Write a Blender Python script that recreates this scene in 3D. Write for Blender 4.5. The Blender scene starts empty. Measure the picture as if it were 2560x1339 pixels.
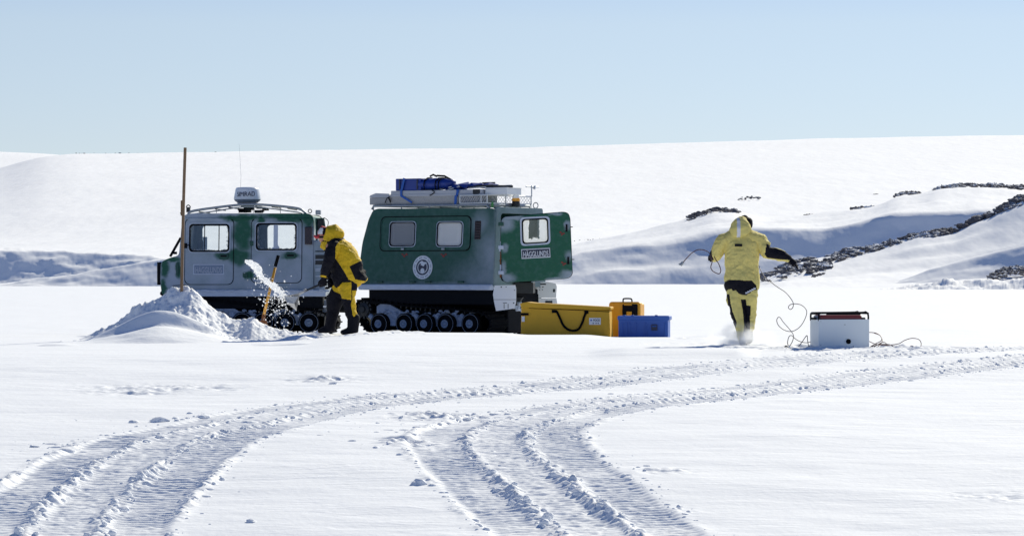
import bpy, bmesh, math, random
import numpy as np
from mathutils import Vector, Matrix
random.seed(7)
R = math.radians
scene = bpy.context.scene

# ------------------------------------------------------------------ camera
F = 8000.0            # focal length in pixels of the 2560 px wide photograph
HY = 690.0            # eye level row
cam_d = bpy.data.cameras.new('camera'); cam = bpy.data.objects.new('camera', cam_d)
scene.collection.objects.link(cam); scene.camera = cam
cam.location = (0, 0, 0); cam.rotation_euler = (R(90), 0, 0)
cam_d.sensor_width = 36; cam_d.lens = F / 2560 * 36
cam_d.shift_y = (HY - 669.5) / 2560
cam_d.clip_start = 0.5; cam_d.clip_end = 20000

# ------------------------------------------------------------------ sky and sun
SUN_EL, SUN_AZ = R(33), R(30)      # azimuth measured to the right of the view direction
world = bpy.data.worlds.new('World'); scene.world = world; world.use_nodes = True
nt = world.node_tree; nt.nodes.clear()
wo = nt.nodes.new('ShaderNodeOutputWorld'); bg = nt.nodes.new('ShaderNodeBackground')
sky = nt.nodes.new('ShaderNodeTexSky'); sky.sky_type = 'NISHITA'; sky.sun_disc = False
sky.sun_elevation = SUN_EL; sky.sun_rotation = SUN_AZ
sky.altitude = 3000; sky.air_density = 1.0; sky.dust_density = 0.0; sky.ozone_density = 2.0
bg.inputs['Strength'].default_value = 0.098
# the air low over the ice is paler, the dome above it deeper blue
wtc = nt.nodes.new('ShaderNodeTexCoord'); wsx = nt.nodes.new('ShaderNodeSeparateXYZ'); nt.links.new(wtc.outputs['Generated'], wsx.inputs[0])
wmr = nt.nodes.new('ShaderNodeMapRange'); wmr.inputs['From Min'].default_value = 0.0; wmr.inputs['From Max'].default_value = 0.5; nt.links.new(wsx.outputs[2], wmr.inputs['Value'])
wcr = nt.nodes.new('ShaderNodeValToRGB'); nt.links.new(wmr.outputs[0], wcr.inputs[0]); el = wcr.color_ramp.elements
for pos, (r_, g_, b_) in ((0.0, (.76, .80, .92)), (.085, (1.0, .885, .90)), (.157, (1.20, 1.005, .925)), (.34, (.95, .95, 1.1)), (.7, (.66, .88, 1.20))):
    e_ = el[0] if pos == 0 else (el[len(el) - 1] if pos == .7 else el.new(pos)); e_.position = pos; e_.color = (r_ / 1.4, g_ / 1.4, b_ / 1.4, 1)
wmx = nt.nodes.new('ShaderNodeMix'); wmx.data_type = 'RGBA'; wmx.blend_type = 'MULTIPLY'; wmx.inputs['Factor'].default_value = 1
nt.links.new(sky.outputs[0], wmx.inputs['A']); nt.links.new(wcr.outputs[0], wmx.inputs['B']); nt.links.new(wmx.outputs['Result'], bg.inputs[0]); nt.links.new(bg.outputs[0], wo.inputs[0])
S = Vector((math.sin(SUN_AZ) * math.cos(SUN_EL), math.cos(SUN_AZ) * math.cos(SUN_EL), math.sin(SUN_EL)))
sd = bpy.data.lights.new('sun', 'SUN'); sd.energy = 4.15; sd.angle = R(0.5); sd.color = (1.0, 0.945, 0.78)
so = bpy.data.objects.new('sun', sd); scene.collection.objects.link(so)
so.rotation_euler = (-S).to_track_quat('-Z', 'Y').to_euler(); so.location = (40, 80, 60)
scene.view_settings.view_transform = 'Standard'; scene.view_settings.look = 'None'
scene.view_settings.exposure = 0.42; scene.view_settings.gamma = 1.0
scene.cycles.max_bounces = 10; scene.cycles.volume_bounces = 6; scene.cycles.transparent_max_bounces = 12

# ------------------------------------------------------------------ numpy noise
def _hash(ix, iy, seed):
    h = (ix.astype(np.int64) * 374761393 + iy.astype(np.int64) * 668265263 + seed * 974634777) & 0x7fffffff
    h = ((h ^ (h >> 13)) * 1274126177) & 0x7fffffff
    h = (h ^ (h >> 16)) & 0xffff
    return h / 65535.0
def vnoise(x, y, seed=0):
    ix = np.floor(x); iy = np.floor(y); fx = x - ix; fy = y - iy
    fx = fx * fx * (3 - 2 * fx); fy = fy * fy * (3 - 2 * fy)
    a = _hash(ix, iy, seed); b = _hash(ix + 1, iy, seed); c = _hash(ix, iy + 1, seed); d = _hash(ix + 1, iy + 1, seed)
    return (a + (b - a) * fx) * (1 - fy) + (c + (d - c) * fx) * fy
def fbm(x, y, seed=0, oct=4, gain=0.5):
    v = 0; a = 1; t = 0
    for o in range(oct):
        v = v + a * (vnoise(x, y, seed + o * 17) * 2 - 1); t += a
        x = x * 2.03 + 5.1; y = y * 2.03 + 3.7; a *= gain
    return v / t
def sstep(a, b, x):
    t = np.clip((x - a) / (b - a), 0, 1); return t * t * (3 - 2 * t)
def catmull(pts, n=8, closed=False):
    P = [np.array(p, float) for p in pts]; out = []; m = len(P)
    rng = range(m) if closed else range(m - 1)
    for i in rng:
        if closed: p0, p1, p2, p3 = P[(i - 1) % m], P[i], P[(i + 1) % m], P[(i + 2) % m]
        else: p0, p1, p2, p3 = P[max(i - 1, 0)], P[i], P[i + 1], P[min(i + 2, m - 1)]
        for k in range(n):
            t = k / n
            out.append(0.5 * ((2 * p1) + (-p0 + p2) * t + (2 * p0 - 5 * p1 + 4 * p2 - p3) * t * t + (-p0 + 3 * p1 - 3 * p2 + p3) * t ** 3))
    if not closed: out.append(P[-1])
    return out

# ------------------------------------------------------------------ materials
MATS = {}
def srgb(r, g, b):
    f = lambda c: (c / 255 / 12.92) if c / 255 <= 0.04045 else ((c / 255 + 0.055) / 1.055) ** 2.4
    return (f(r), f(g), f(b), 1)
def mat(name, col, rough=0.6, metal=0.0, spec=0.5, var=0.0, vscale=8.0, bump=0.0, bscale=30.0, trans=0.0, stretch=None, coat=0.0, bdist=0.02):
    m = bpy.data.materials.new(name); m.use_nodes = True; MATS[name] = m
    n = m.node_tree; p = n.nodes['Principled BSDF']
    col = tuple(col)[:3] + (1,)
    p.inputs['Base Color'].default_value = col; p.inputs['Roughness'].default_value = rough
    p.inputs['Metallic'].default_value = metal; p.inputs['Specular IOR Level'].default_value = spec
    p.inputs['Coat Weight'].default_value = coat
    tc = n.nodes.new('ShaderNodeTexCoord'); src = tc.outputs['Object']
    if stretch:
        mp = n.nodes.new('ShaderNodeMapping'); mp.inputs['Scale'].default_value = stretch
        n.links.new(src, mp.inputs[0]); src = mp.outputs[0]
    if var:
        no = n.nodes.new('ShaderNodeTexNoise'); no.inputs['Scale'].default_value = vscale; no.inputs['Detail'].default_value = 5
        n.links.new(src, no.inputs['Vector'])
        mx = n.nodes.new('ShaderNodeMix'); mx.data_type = 'RGBA'
        mx.inputs['A'].default_value = tuple(c * (1 - var) for c in col[:3]) + (1,)
        mx.inputs['B'].default_value = tuple(min(1, c * (1 + var)) for c in col[:3]) + (1,)
        n.links.new(no.outputs[0], mx.inputs['Factor']); n.links.new(mx.outputs['Result'], p.inputs['Base Color'])
    if bump:
        nb = n.nodes.new('ShaderNodeTexNoise'); nb.inputs['Scale'].default_value = bscale; nb.inputs['Detail'].default_value = 4
        n.links.new(src, nb.inputs['Vector'])
        bp = n.nodes.new('ShaderNodeBump'); bp.inputs['Strength'].default_value = bump; bp.inputs['Distance'].default_value = bdist
        n.links.new(nb.outputs[0], bp.inputs['Height']); n.links.new(bp.outputs[0], p.inputs['Normal'])
    if trans:
        o = n.nodes['Material Output']; tr = n.nodes.new('ShaderNodeBsdfTranslucent'); tr.inputs[0].default_value = col
        ms = n.nodes.new('ShaderNodeMixShader'); ms.inputs[0].default_value = trans
        n.links.new(p.outputs[0], ms.inputs[1]); n.links.new(tr.outputs[0], ms.inputs[2]); n.links.new(ms.outputs[0], o.inputs[0])
    return m
SNOW = (0.86, 0.875, 0.90)
mat('snow', SNOW, 0.75, spec=0.15, var=0.03, vscale=3, bump=0.25, bscale=14)
mat('snow_far', (.93, .935, .945), 0.85, spec=0.1, var=0.03, vscale=0.03, stretch=(1, .3, 1), bump=.55, bscale=.12, bdist=1.1)  # paler than the near snow, imitating sunlight scattered forward at a grazing angle
mat('snow_spray', (0.96, 0.965, 0.97), 0.8, spec=0.1, trans=0.75)
mat('shaded_frost', (0.30, 0.35, 0.45), 0.85, spec=0.1, var=0.5, vscale=7)  # darker copy of the frost, undercarriage shade put into its colour
mat('hub_grey', (0.20, 0.25, 0.34), 0.6, var=0.2, vscale=9)
mat('rim_grey', (0.20, 0.23, 0.29), 0.6, var=0.4, vscale=5)
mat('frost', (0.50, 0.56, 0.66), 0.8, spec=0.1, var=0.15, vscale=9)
mat('rock', (0.125, 0.115, 0.12), 0.9, var=0.6, vscale=0.5, bump=0.6, bscale=1.5)
mat('yellow_coat', (0.62, 0.40, 0.012), 0.7, spec=0.25, var=0.16, vscale=14, bump=0.9, bscale=26)
mat('pale_yellow', (0.80, 0.69, 0.24), 0.75, spec=0.2, var=0.12, vscale=9, bump=0.9, bscale=18, trans=0.2)
mat('black_cloth', (0.008, 0.008, 0.013), 0.8, spec=0.15, var=0.3, vscale=10, bump=0.5, bscale=24)
mat('skin', (0.45, 0.22, 0.15), 0.55)
mat('red_cloth', (0.45, 0.02, 0.03), 0.6)
mat('white_cloth', (0.6, 0.62, 0.66), 0.7)
mat('reflective', (0.65, 0.66, 0.72), 0.4)
mat('black_rubber', (0.004, 0.0045, 0.006), 0.9, spec=0.1, var=0.4, vscale=12)
mat('black_paint', (0.004, 0.005, 0.008), 0.7, spec=0.12, var=0.3, vscale=5)
mat('dark_metal', (0.03, 0.033, 0.038), 0.5, metal=0.6, var=0.3, vscale=9)
mat('grey_metal', (0.32, 0.35, 0.38), 0.45, metal=0.6, var=0.15, vscale=9)
mat('alu', (0.55, 0.57, 0.60), 0.38, metal=0.85, var=0.1, vscale=9)
mat('green', (0.006, 0.065, 0.045), 0.5, var=0.15, vscale=4)
mat('lime', (0.02, 0.20, 0.03), 0.5)
mat('white_paint', (0.72, 0.74, 0.76), 0.45, var=0.05, vscale=3)
mat('box_white', (0.70, 0.76, 0.80), 0.4, var=0.05, vscale=3)
mat('plate_dark', (0.025, 0.03, 0.06), 0.5)
mat('lettering', (0.62, 0.66, 0.72), 0.5)
mat('letter_dark', (0.02, 0.025, 0.06), 0.5)
mat('plate_frosted', (0.20, 0.25, 0.35), 0.7, var=0.3, vscale=6)
mat('letter_frosted', (0.38, 0.43, 0.52), 0.7)
mat('red_mark', (0.22, 0.03, 0.025), 0.6, var=0.3, vscale=60)
mat('rust', (0.16, 0.055, 0.015), 0.8, var=0.4, vscale=30)
mat('bag_yellow', (0.62, 0.345, 0.010), 0.6, var=0.10, vscale=5, bump=0.35, bscale=7)
mat('case_orange', (0.74, 0.35, 0.012), 0.45, var=0.06)
mat('case_blue', (0.02, 0.095, 0.40), 0.45, var=0.12, vscale=6)
mat('roof_blue', (0.008, 0.035, 0.24), 0.5, var=0.2, vscale=8)
mat('strap_blue', (0.02, 0.10, 0.40), 0.7)
mat('foam_grey', (0.38, 0.38, 0.38), 0.9, var=0.35, vscale=45)
mat('grey_panel', (0.42, 0.44, 0.48), 0.6, var=0.08)
mat('radome', (0.72, 0.75, 0.80), 0.35)
mat('radome_base', (0.16, 0.20, 0.28), 0.5)
mat('wood', (0.20, 0.13, 0.075), 0.8, var=0.35, vscale=9, stretch=(6, 6, .6), bump=0.4)
mat('shovel_yellow', (0.62, 0.30, 0.02), 0.5, var=0.1)
mat('shovel_steel', (0.55, 0.54, 0.52), 0.5, metal=0.3, var=0.15, vscale=12)
mat('cord_red', (0.085, 0.018, 0.022), 0.5)
mat('cord_grey', (0.16, 0.13, 0.12), 0.6)
mat('tank_red', (0.16, 0.008, 0.018), 0.4)
mat('amber', (0.8, 0.35, 0.03), 0.3)
mat('lens_dark', (0.03, 0.012, 0.012), 0.25)
mat('cabin_lining', (0.06, 0.065, 0.08), 0.9)

def snow_on_rock():
    n = MATS['rock'].node_tree; p = n.nodes['Principled BSDF']; L = n.links.new
    ge = n.nodes.new('ShaderNodeNewGeometry'); sx = n.nodes.new('ShaderNodeSeparateXYZ'); L(ge.outputs['Normal'], sx.inputs[0])
    tc = n.nodes.new('ShaderNodeTexCoord'); no = n.nodes.new('ShaderNodeTexNoise'); no.inputs['Scale'].default_value = .16; no.inputs['Detail'].default_value = 3; L(tc.outputs['Object'], no.inputs['Vector'])
    ad = n.nodes.new('ShaderNodeMath'); ad.operation = 'MULTIPLY_ADD'; L(no.outputs[0], ad.inputs[0]); ad.inputs[1].default_value = 2.2; L(sx.outputs[2], ad.inputs[2])
    mr = n.nodes.new('ShaderNodeMapRange'); L(ad.outputs[0], mr.inputs['Value']); mr.inputs['From Min'].default_value = 1.85; mr.inputs['From Max'].default_value = 2.1
    mx = n.nodes.new('ShaderNodeMix'); mx.data_type = 'RGBA'; src = p.inputs['Base Color'].links[0].from_socket
    L(src, mx.inputs['A']); mx.inputs['B'].default_value = SNOW + (1,); L(mr.outputs[0], mx.inputs['Factor']); L(mx.outputs['Result'], p.inputs['Base Color'])
snow_on_rock()
def wind_crust():
    n = MATS['snow'].node_tree; p = n.nodes['Principled BSDF']; L = n.links.new
    old = p.inputs['Normal'].links[0].from_node; tc = n.nodes.new('ShaderNodeTexCoord'); mp = n.nodes.new('ShaderNodeMapping'); mp.inputs['Scale'].default_value = (.30, .95, 1); mp.inputs['Rotation'].default_value = (0, 0, .12)
    L(tc.outputs['Object'], mp.inputs[0]); no = n.nodes.new('ShaderNodeTexNoise'); no.inputs['Scale'].default_value = 1.0; no.inputs['Detail'].default_value = 7; no.inputs['Roughness'].default_value = .62; L(mp.outputs[0], no.inputs['Vector'])
    b = n.nodes.new('ShaderNodeBump'); b.inputs['Strength'].default_value = .6; b.inputs['Distance'].default_value = .09; L(no.outputs[0], b.inputs['Height']); L(b.outputs[0], old.inputs['Normal'])
wind_crust()
def N(n, t, **kw):
    x = n.nodes.new(t)
    for k, v in kw.items(): setattr(x, k, v)
    return x
def frosted_paint(name, col, bare, frosty, strength=0.92, grad=None, base_frost=None, nscale=5.0, dist=0.14, lo=0.35, hi=1.35):
    """paint with caked frost: bare / frosty are lists of (cx, cz, rx, rz) patches in object x,z; base_frost 0/1"""
    m = bpy.data.materials.new(name); m.use_nodes = True; MATS[name] = m
    n = m.node_tree; p = n.nodes['Principled BSDF']; L = n.links.new
    tc = N(n, 'ShaderNodeTexCoord')
    no = N(n, 'ShaderNodeTexNoise'); no.inputs['Scale'].default_value = nscale; no.inputs['Detail'].default_value = 6
    L(tc.outputs['Object'], no.inputs['Vector'])
    cen = N(n, 'ShaderNodeVectorMath', operation='SUBTRACT'); L(no.outputs['Color'], cen.inputs[0]); cen.inputs[1].default_value = (.5, .5, .5)
    sc = N(n, 'ShaderNodeVectorMath', operation='SCALE'); L(cen.outputs[0], sc.inputs[0]); sc.inputs['Scale'].default_value = dist
    ad = N(n, 'ShaderNodeVectorMath', operation='ADD'); L(tc.outputs['Object'], ad.inputs[0]); L(sc.outputs[0], ad.inputs[1])
    def blobs(lst):
        cur = None
        for (cx, cz, rx, rz) in lst:
            s = N(n, 'ShaderNodeVectorMath', operation='SUBTRACT'); L(ad.outputs[0], s.inputs[0]); s.inputs[1].default_value = (cx, 0, cz)
            q = N(n, 'ShaderNodeVectorMath', operation='MULTIPLY'); L(s.outputs[0], q.inputs[0]); q.inputs[1].default_value = (1 / rx, 0, 1 / rz)
            l = N(n, 'ShaderNodeVectorMath', operation='LENGTH'); L(q.outputs[0], l.inputs[0])
            r = N(n, 'ShaderNodeMapRange', interpolation_type='SMOOTHSTEP'); L(l.outputs['Value'], r.inputs['Value'])
            r.inputs['From Min'].default_value = lo; r.inputs['From Max'].default_value = hi
            r.inputs['To Min'].default_value = 1; r.inputs['To Max'].default_value = 0
            if cur is None: cur = r.outputs[0]
            else:
                a = N(n, 'ShaderNodeMath', operation='MAXIMUM'); L(cur, a.inputs[0]); L(r.outputs[0], a.inputs[1]); cur = a.outputs[0]
        return cur
    fb = base_frost if base_frost is not None else 0
    val = N(n, 'ShaderNodeValue'); val.outputs[0].default_value = fb; cur = val.outputs[0]
    if frosty:
        a = N(n, 'ShaderNodeMath', operation='MAXIMUM'); L(cur, a.inputs[0]); L(blobs(frosty), a.inputs[1]); cur = a.outputs[0]
    if bare:
        s = N(n, 'ShaderNodeMath', operation='SUBTRACT'); s.inputs[0].default_value = 1; L(blobs(bare), s.inputs[1])
        a = N(n, 'ShaderNodeMath', operation='MINIMUM'); L(cur, a.inputs[0]); L(s.outputs[0], a.inputs[1]); cur = a.outputs[0]
    n2 = N(n, 'ShaderNodeTexNoise'); n2.inputs['Scale'].default_value = 2.2; n2.inputs['Detail'].default_value = 4; L(tc.outputs['Object'], n2.inputs['Vector'])
    mr = N(n, 'ShaderNodeMapRange'); L(n2.outputs[0], mr.inputs['Value']); mr.inputs['From Min'].default_value = .3; mr.inputs['From Max'].default_value = .7
    mr.inputs['To Min'].default_value = strength * 0.62; mr.inputs['To Max'].default_value = strength
    n3 = N(n, 'ShaderNodeTexNoise'); n3.inputs['Scale'].default_value = 12; n3.inputs['Detail'].default_value = 6; L(tc.outputs['Object'], n3.inputs['Vector'])
    r3 = N(n, 'ShaderNodeMapRange'); L(n3.outputs[0], r3.inputs['Value']); r3.inputs['From Min'].default_value = .35; r3.inputs['From Max'].default_value = .75; r3.inputs['To Min'].default_value = -.04; r3.inputs['To Max'].default_value = .09
    ad3 = N(n, 'ShaderNodeMath', operation='ADD'); ad3.use_clamp = True; L(cur, ad3.inputs[0]); L(r3.outputs[0], ad3.inputs[1]); cur = ad3.outputs[0]
    mu = N(n, 'ShaderNodeMath', operation='MULTIPLY'); L(cur, mu.inputs[0]); L(mr.outputs[0], mu.inputs[1])
    mx = N(n, 'ShaderNodeMix', data_type='RGBA'); mx.inputs['A'].default_value = tuple(col)[:3] + (1,)
    mx.inputs['B'].default_value = (0.40, 0.45, 0.55, 1); L(mu.outputs[0], mx.inputs['Factor']); L(mx.outputs['Result'], p.inputs['Base Color'])
    rr = N(n, 'ShaderNodeMapRange'); L(mu.outputs[0], rr.inputs['Value']); rr.inputs['To Min'].default_value = .45; rr.inputs['To Max'].default_value = .85
    L(rr.outputs[0], p.inputs['Roughness']); p.inputs['Specular IOR Level'].default_value = .35
    return m
def glass(name, centre, half, rim, frost_all=0.0, frost_col=(0.6, 0.63, 0.68), nscale=14):
    """window glass, clear in the middle with frost creeping in from the edges"""
    m = bpy.data.materials.new(name); m.use_nodes = True; MATS[name] = m
    n = m.node_tree; n.nodes.remove(n.nodes['Principled BSDF']); L = n.links.new; out = n.nodes['Material Output']
    tc = N(n, 'ShaderNodeTexCoord')
    no = N(n, 'ShaderNodeTexNoise'); no.inputs['Scale'].default_value = nscale; no.inputs['Detail'].default_value = 5; L(tc.outputs['Object'], no.inputs['Vector'])
    s = N(n, 'ShaderNodeVectorMath', operation='SUBTRACT'); L(tc.outputs['Object'], s.inputs[0]); s.inputs[1].default_value = (centre[0], 0, centre[1])
    ab = N(n, 'ShaderNodeVectorMath', operation='ABSOLUTE'); L(s.outputs[0], ab.inputs[0])
    q = N(n, 'ShaderNodeVectorMath', operation='MULTIPLY'); L(ab.outputs[0], q.inputs[0]); q.inputs[1].default_value = (1 / half[0], 0, 1 / half[1])
    sx = N(n, 'ShaderNodeSeparateXYZ'); L(q.outputs[0], sx.inputs[0])
    mx = N(n, 'ShaderNodeMath', operation='MAXIMUM'); L(sx.outputs[0], mx.inputs[0]); L(sx.outputs[2], mx.inputs[1])
    na = N(n, 'ShaderNodeMath', operation='MULTIPLY_ADD'); L(no.outputs[0], na.inputs[0]); na.inputs[1].default_value = 0.45; L(mx.outputs[0], na.inputs[2])
    r = N(n, 'ShaderNodeMapRange', interpolation_type='SMOOTHSTEP'); L(na.outputs[0], r.inputs['Value'])
    r.inputs['From Min'].default_value = rim; r.inputs['From Max'].default_value = rim + .12
    r.inputs['To Min'].default_value = frost_all; r.inputs['To Max'].default_value = 0.95
    tr = N(n, 'ShaderNodeBsdfTransparent'); tr.inputs[0].default_value = (.9, .93, .93, 1)
    gl = N(n, 'ShaderNodeBsdfGlossy'); gl.inputs['Roughness'].default_value = .05
    m1 = N(n, 'ShaderNodeMixShader'); m1.inputs[0].default_value = .06; L(tr.outputs[0], m1.inputs[1]); L(gl.outputs[0], m1.inputs[2])
    df = N(n, 'ShaderNodeBsdfDiffuse'); df.inputs[0].default_value = frost_col + (1,)
    tl = N(n, 'ShaderNodeBsdfTranslucent'); tl.inputs[0].default_value = frost_col + (1,)
    m2 = N(n, 'ShaderNodeMixShader'); m2.inputs[0].default_value = .6; L(df.outputs[0], m2.inputs[1]); L(tl.outputs[0], m2.inputs[2])
    m3 = N(n, 'ShaderNodeMixShader'); L(r.outputs[0], m3.inputs[0]); L(m1.outputs[0], m3.inputs[1]); L(m2.outputs[0], m3.inputs[2])
    L(m3.outputs[0], out.inputs[0]); return m

# ------------------------------------------------------------------ object helpers
COL = scene.collection
def tag(o, label=None, cat=None, group=None, kind=None):
    if label: o['label'] = label
    if cat: o['category'] = cat
    if group: o['group'] = group
    if kind: o['kind'] = kind
    return o
def link(name, me, parent=None, mats=None, smooth=False, frame=None):
    if mats:
        for m in mats: me.materials.append(MATS[m] if isinstance(m, str) else m)
    if smooth: me.polygons.foreach_set('use_smooth', [True] * len(me.polygons))
    o = bpy.data.objects.new(name, me); COL.objects.link(o)
    if parent is not None:
        o.parent = parent
    return o
def empty(name, loc, rz=0, parent=None):
    o = bpy.data.objects.new(name, None); COL.objects.link(o); o.location = loc; o.rotation_euler = (0, 0, rz)
    o.empty_display_size = 0.2
    if parent is not None: o.parent = parent
    return o
def P(px, py, d): return Vector(((px - 1280) / F * d, d, (HY - py) / F * d))
class Fr:
    """local frame of a thing: origin (world) and heading; f(px,py,y) = the local point of the plane y seen at that place"""
    def __init__(s, px, py, d, rot=0.0):
        s.o = P(px, py, d); s.rz = rot; s.c, s.s = math.cos(rot), math.sin(rot); s.d = d
    def __call__(s, px, py, y=0.0):
        # world = o + x*(c,s) + y*(-s,c) ; ray = t*((px-1280)/F,1)
        u = (px - 1280) / F; v = (HY - py) / F
        ox, oy = s.o.x - y * s.s, s.o.y + y * s.c
        # ox + x c = u t ; oy + x s = t
        x = (u * oy - ox) / (s.c - u * s.s); t = oy + x * s.s
        return Vector((x, y, v * t - s.o.z))
    def xz(s, px, py, y=0.0):
        v = s(px, py, y); return (v.x, v.z)
def eval_mesh(o):
    bpy.context.view_layer.update(); dg = bpy.context.evaluated_depsgraph_get()
    return bpy.data.meshes.new_from_object(o.evaluated_get(dg), depsgraph=dg)
def _curve_to_pieces(cu):
    o = bpy.data.objects.new('tmp', cu); COL.objects.link(o); me = eval_mesh(o)
    v = [tuple(x.co) for x in me.vertices]; me.calc_loop_triangles(); f = [tuple(t_.vertices) for t_ in me.loop_triangles]
    bpy.data.objects.remove(o); bpy.data.curves.remove(cu); bpy.data.meshes.remove(me)
    return v, f
def rrect(x0, z0, x1, z1, r, n=5):
    if x0 > x1: x0, x1 = x1, x0
    if z0 > z1: z0, z1 = z1, z0
    out = []
    for cx, cz, a in ((x1 - r, z1 - r, 0), (x0 + r, z1 - r, 90), (x0 + r, z0 + r, 180), (x1 - r, z0 + r, 270)):
        for k in range(n + 1):
            t = R(a + 90 * k / n); out.append((cx + r * math.cos(t), cz + r * math.sin(t)))
    return out
def rpoly(pts, r, n=4):
    out = []; m = len(pts); P2 = [Vector(p) for p in pts]
    for i in range(m):
        a, b, c = P2[i - 1], P2[i], P2[(i + 1) % m]
        rr = min(r, (a - b).length * .45, (c - b).length * .45)
        p = b + (a - b).normalized() * rr; q = b + (c - b).normalized() * rr
        for k in range(n + 1):
            t = k / n; out.append(tuple((1 - t) ** 2 * p + 2 * t * (1 - t) * b + t * t * q))
    return out
def shrink(pts, d):
    cx = sum(p[0] for p in pts) / len(pts); cz = sum(p[1] for p in pts) / len(pts)
    x0 = min(p[0] for p in pts); x1 = max(p[0] for p in pts); z0 = min(p[1] for p in pts); z1 = max(p[1] for p in pts)
    sx = 1 - 2 * d / (x1 - x0); sz = 1 - 2 * d / (z1 - z0); mx, mz = (x0 + x1) / 2, (z0 + z1) / 2
    return [(mx + (p[0] - mx) * sx, mz + (p[1] - mz) * sz) for p in pts]
class MB:
    def __init__(s): s.v = []; s.f = []; s.m = []
    def add(s, v, f, m=0):
        b = len(s.v); s.v += [tuple(x) for x in v]; s.f += [tuple(i + b for i in q) for q in f]; s.m += [m] * len(f); return s
    def box(s, c, size, m=0, rot=None, taper=1.0):
        hx, hy, hz = [a / 2 for a in size]; vs = []
        for z in (-hz, hz):
            k = taper if z > 0 else 1
            for x, y in ((-hx, -hy), (hx, -hy), (hx, hy), (-hx, hy)):
                q = Vector((x * k, y * k, z))
                if rot is not None: q = rot @ q
                vs.append(q + Vector(c))
        return s.add(vs, [(0, 3, 2, 1), (4, 5, 6, 7), (0, 1, 5, 4), (1, 2, 6, 5), (2, 3, 7, 6), (3, 0, 4, 7)], m)
    def prism(s, poly, y0, y1, m=0):
        n = len(poly); area = sum(poly[i - 1][0] * poly[i][1] - poly[i][0] * poly[i - 1][1] for i in range(n))
        if area < 0: poly = poly[::-1]
        vs = [(x, y0, z) for x, z in poly] + [(x, y1, z) for x, z in poly]
        fs = [tuple(range(n)), tuple(range(2 * n - 1, n - 1, -1))] + [(i, i + n, (i + 1) % n + n, (i + 1) % n) for i in range(n)]
        return s.add(vs, fs, m)
    def ring(s, outer, inner, y0, y1, m=0):
        n = len(outer); vs = [(x, y0, z) for x, z in outer] + [(x, y0, z) for x, z in inner] + [(x, y1, z) for x, z in outer] + [(x, y1, z) for x, z in inner]
        fs = []
        for i in range(n):
            j = (i + 1) % n
            fs += [(i, j, j + n, i + n), (i + 2 * n, i + 3 * n, j + 3 * n, j + 2 * n), (i, i + 2 * n, j + 2 * n, j), (i + n, j + n, j + 3 * n, i + 3 * n)]
        return s.add(vs, fs, m)
    def panel(s, outer, holes, y0, y1, m=0, bevel=0.0):
        cu = bpy.data.curves.new('c', 'CURVE'); cu.dimensions = '2D'; cu.fill_mode = 'BOTH'
        cu.extrude = (y1 - y0) / 2 - bevel; cu.bevel_depth = bevel; cu.bevel_resolution = 2; cu.offset = -bevel
        for poly in [outer] + list(holes):
            sp = cu.splines.new('POLY'); sp.points.add(len(poly) - 1); sp.use_cyclic_u = True
            for i, (x, z) in enumerate(poly): sp.points[i].co = (x, z, 0, 1)
        v, f = _curve_to_pieces(cu); ym = (y0 + y1) / 2
        return s.add([(x, ym - z, y) for x, y, z in v], f, m)
    def tube(s, pts, r, n=8, m=0, cap=True):
        pts = [Vector(p) for p in pts]; k = len(pts); rs = r if hasattr(r, '__len__') else [r] * k
        vs = []; up = None
        for i, p in enumerate(pts):
            t = (pts[min(i + 1, k - 1)] - pts[max(i - 1, 0)])
            t = t.normalized() if t.length > 1e-9 else Vector((0, 0, 1))
            if up is None: up = Vector((0, 0, 1)) if abs(t.z) < .9 else Vector((1, 0, 0))
            a = (up - t * up.dot(t)).normalized(); b = t.cross(a); up = a
            for j in range(n):
                q = 2 * math.pi * j / n; vs.append(p + (a * math.cos(q) + b * math.sin(q)) * rs[i])
        fs = [(i * n + j, i * n + (j + 1) % n, (i + 1) * n + (j + 1) % n, (i + 1) * n + j) for i in range(k - 1) for j in range(n)]
        if cap: fs += [tuple(range(n - 1, -1, -1)), tuple(range((k - 1) * n, k * n))]
        return s.add(vs, fs, m)
    def torus(s, c, R_, r, n=20, k=8, m=0, plane='xz'):
        pts = []
        for i in range(n + 1):
            t = 2 * math.pi * i / n; a, b = R_ * math.cos(t), R_ * math.sin(t)
            pts.append(Vector(c) + (Vector((a, 0, b)) if plane == 'xz' else Vector((a, b, 0))))
        return s.tube(pts, r, k, m, cap=False)
    def lathe(s, c, prof, axis='z', n=24, m=0):
        """prof = (radius, along) pairs; axis y or z"""
        vs = []
        for (r, h) in prof:
            for j in range(n):
                q = 2 * math.pi * j / n
                if axis == 'z': vs.append((c[0] + r * math.cos(q), c[1] + r * math.sin(q), c[2] + h))
                else: vs.append((c[0] + r * math.cos(q), c[1] + h, c[2] + r * math.sin(q)))
        fs = [(i * n + j, i * n + (j + 1) % n, (i + 1) * n + (j + 1) % n, (i + 1) * n + j) for i in range(len(prof) - 1) for j in range(n)]
        return s.add(vs, fs, m)
    def chunk(s, c, size, m=0, rnd=random, jag=.35):
        """irregular faceted lump"""
        t = (1 + 5 ** .5) / 2
        V = [(-1, t, 0), (1, t, 0), (-1, -t, 0), (1, -t, 0), (0, -1, t), (0, 1, t), (0, -1, -t), (0, 1, -t), (t, 0, -1), (t, 0, 1), (-t, 0, -1), (-t, 0, 1)]
        Fc = [(0, 11, 5), (0, 5, 1), (0, 1, 7), (0, 7, 10), (0, 10, 11), (1, 5, 9), (5, 11, 4), (11, 10, 2), (10, 7, 6), (7, 1, 8), (3, 9, 4), (3, 4, 2), (3, 2, 6), (3, 6, 8), (3, 8, 9), (4, 9, 5), (2, 4, 11), (6, 2, 10), (8, 6, 7), (9, 8, 1)]
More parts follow.
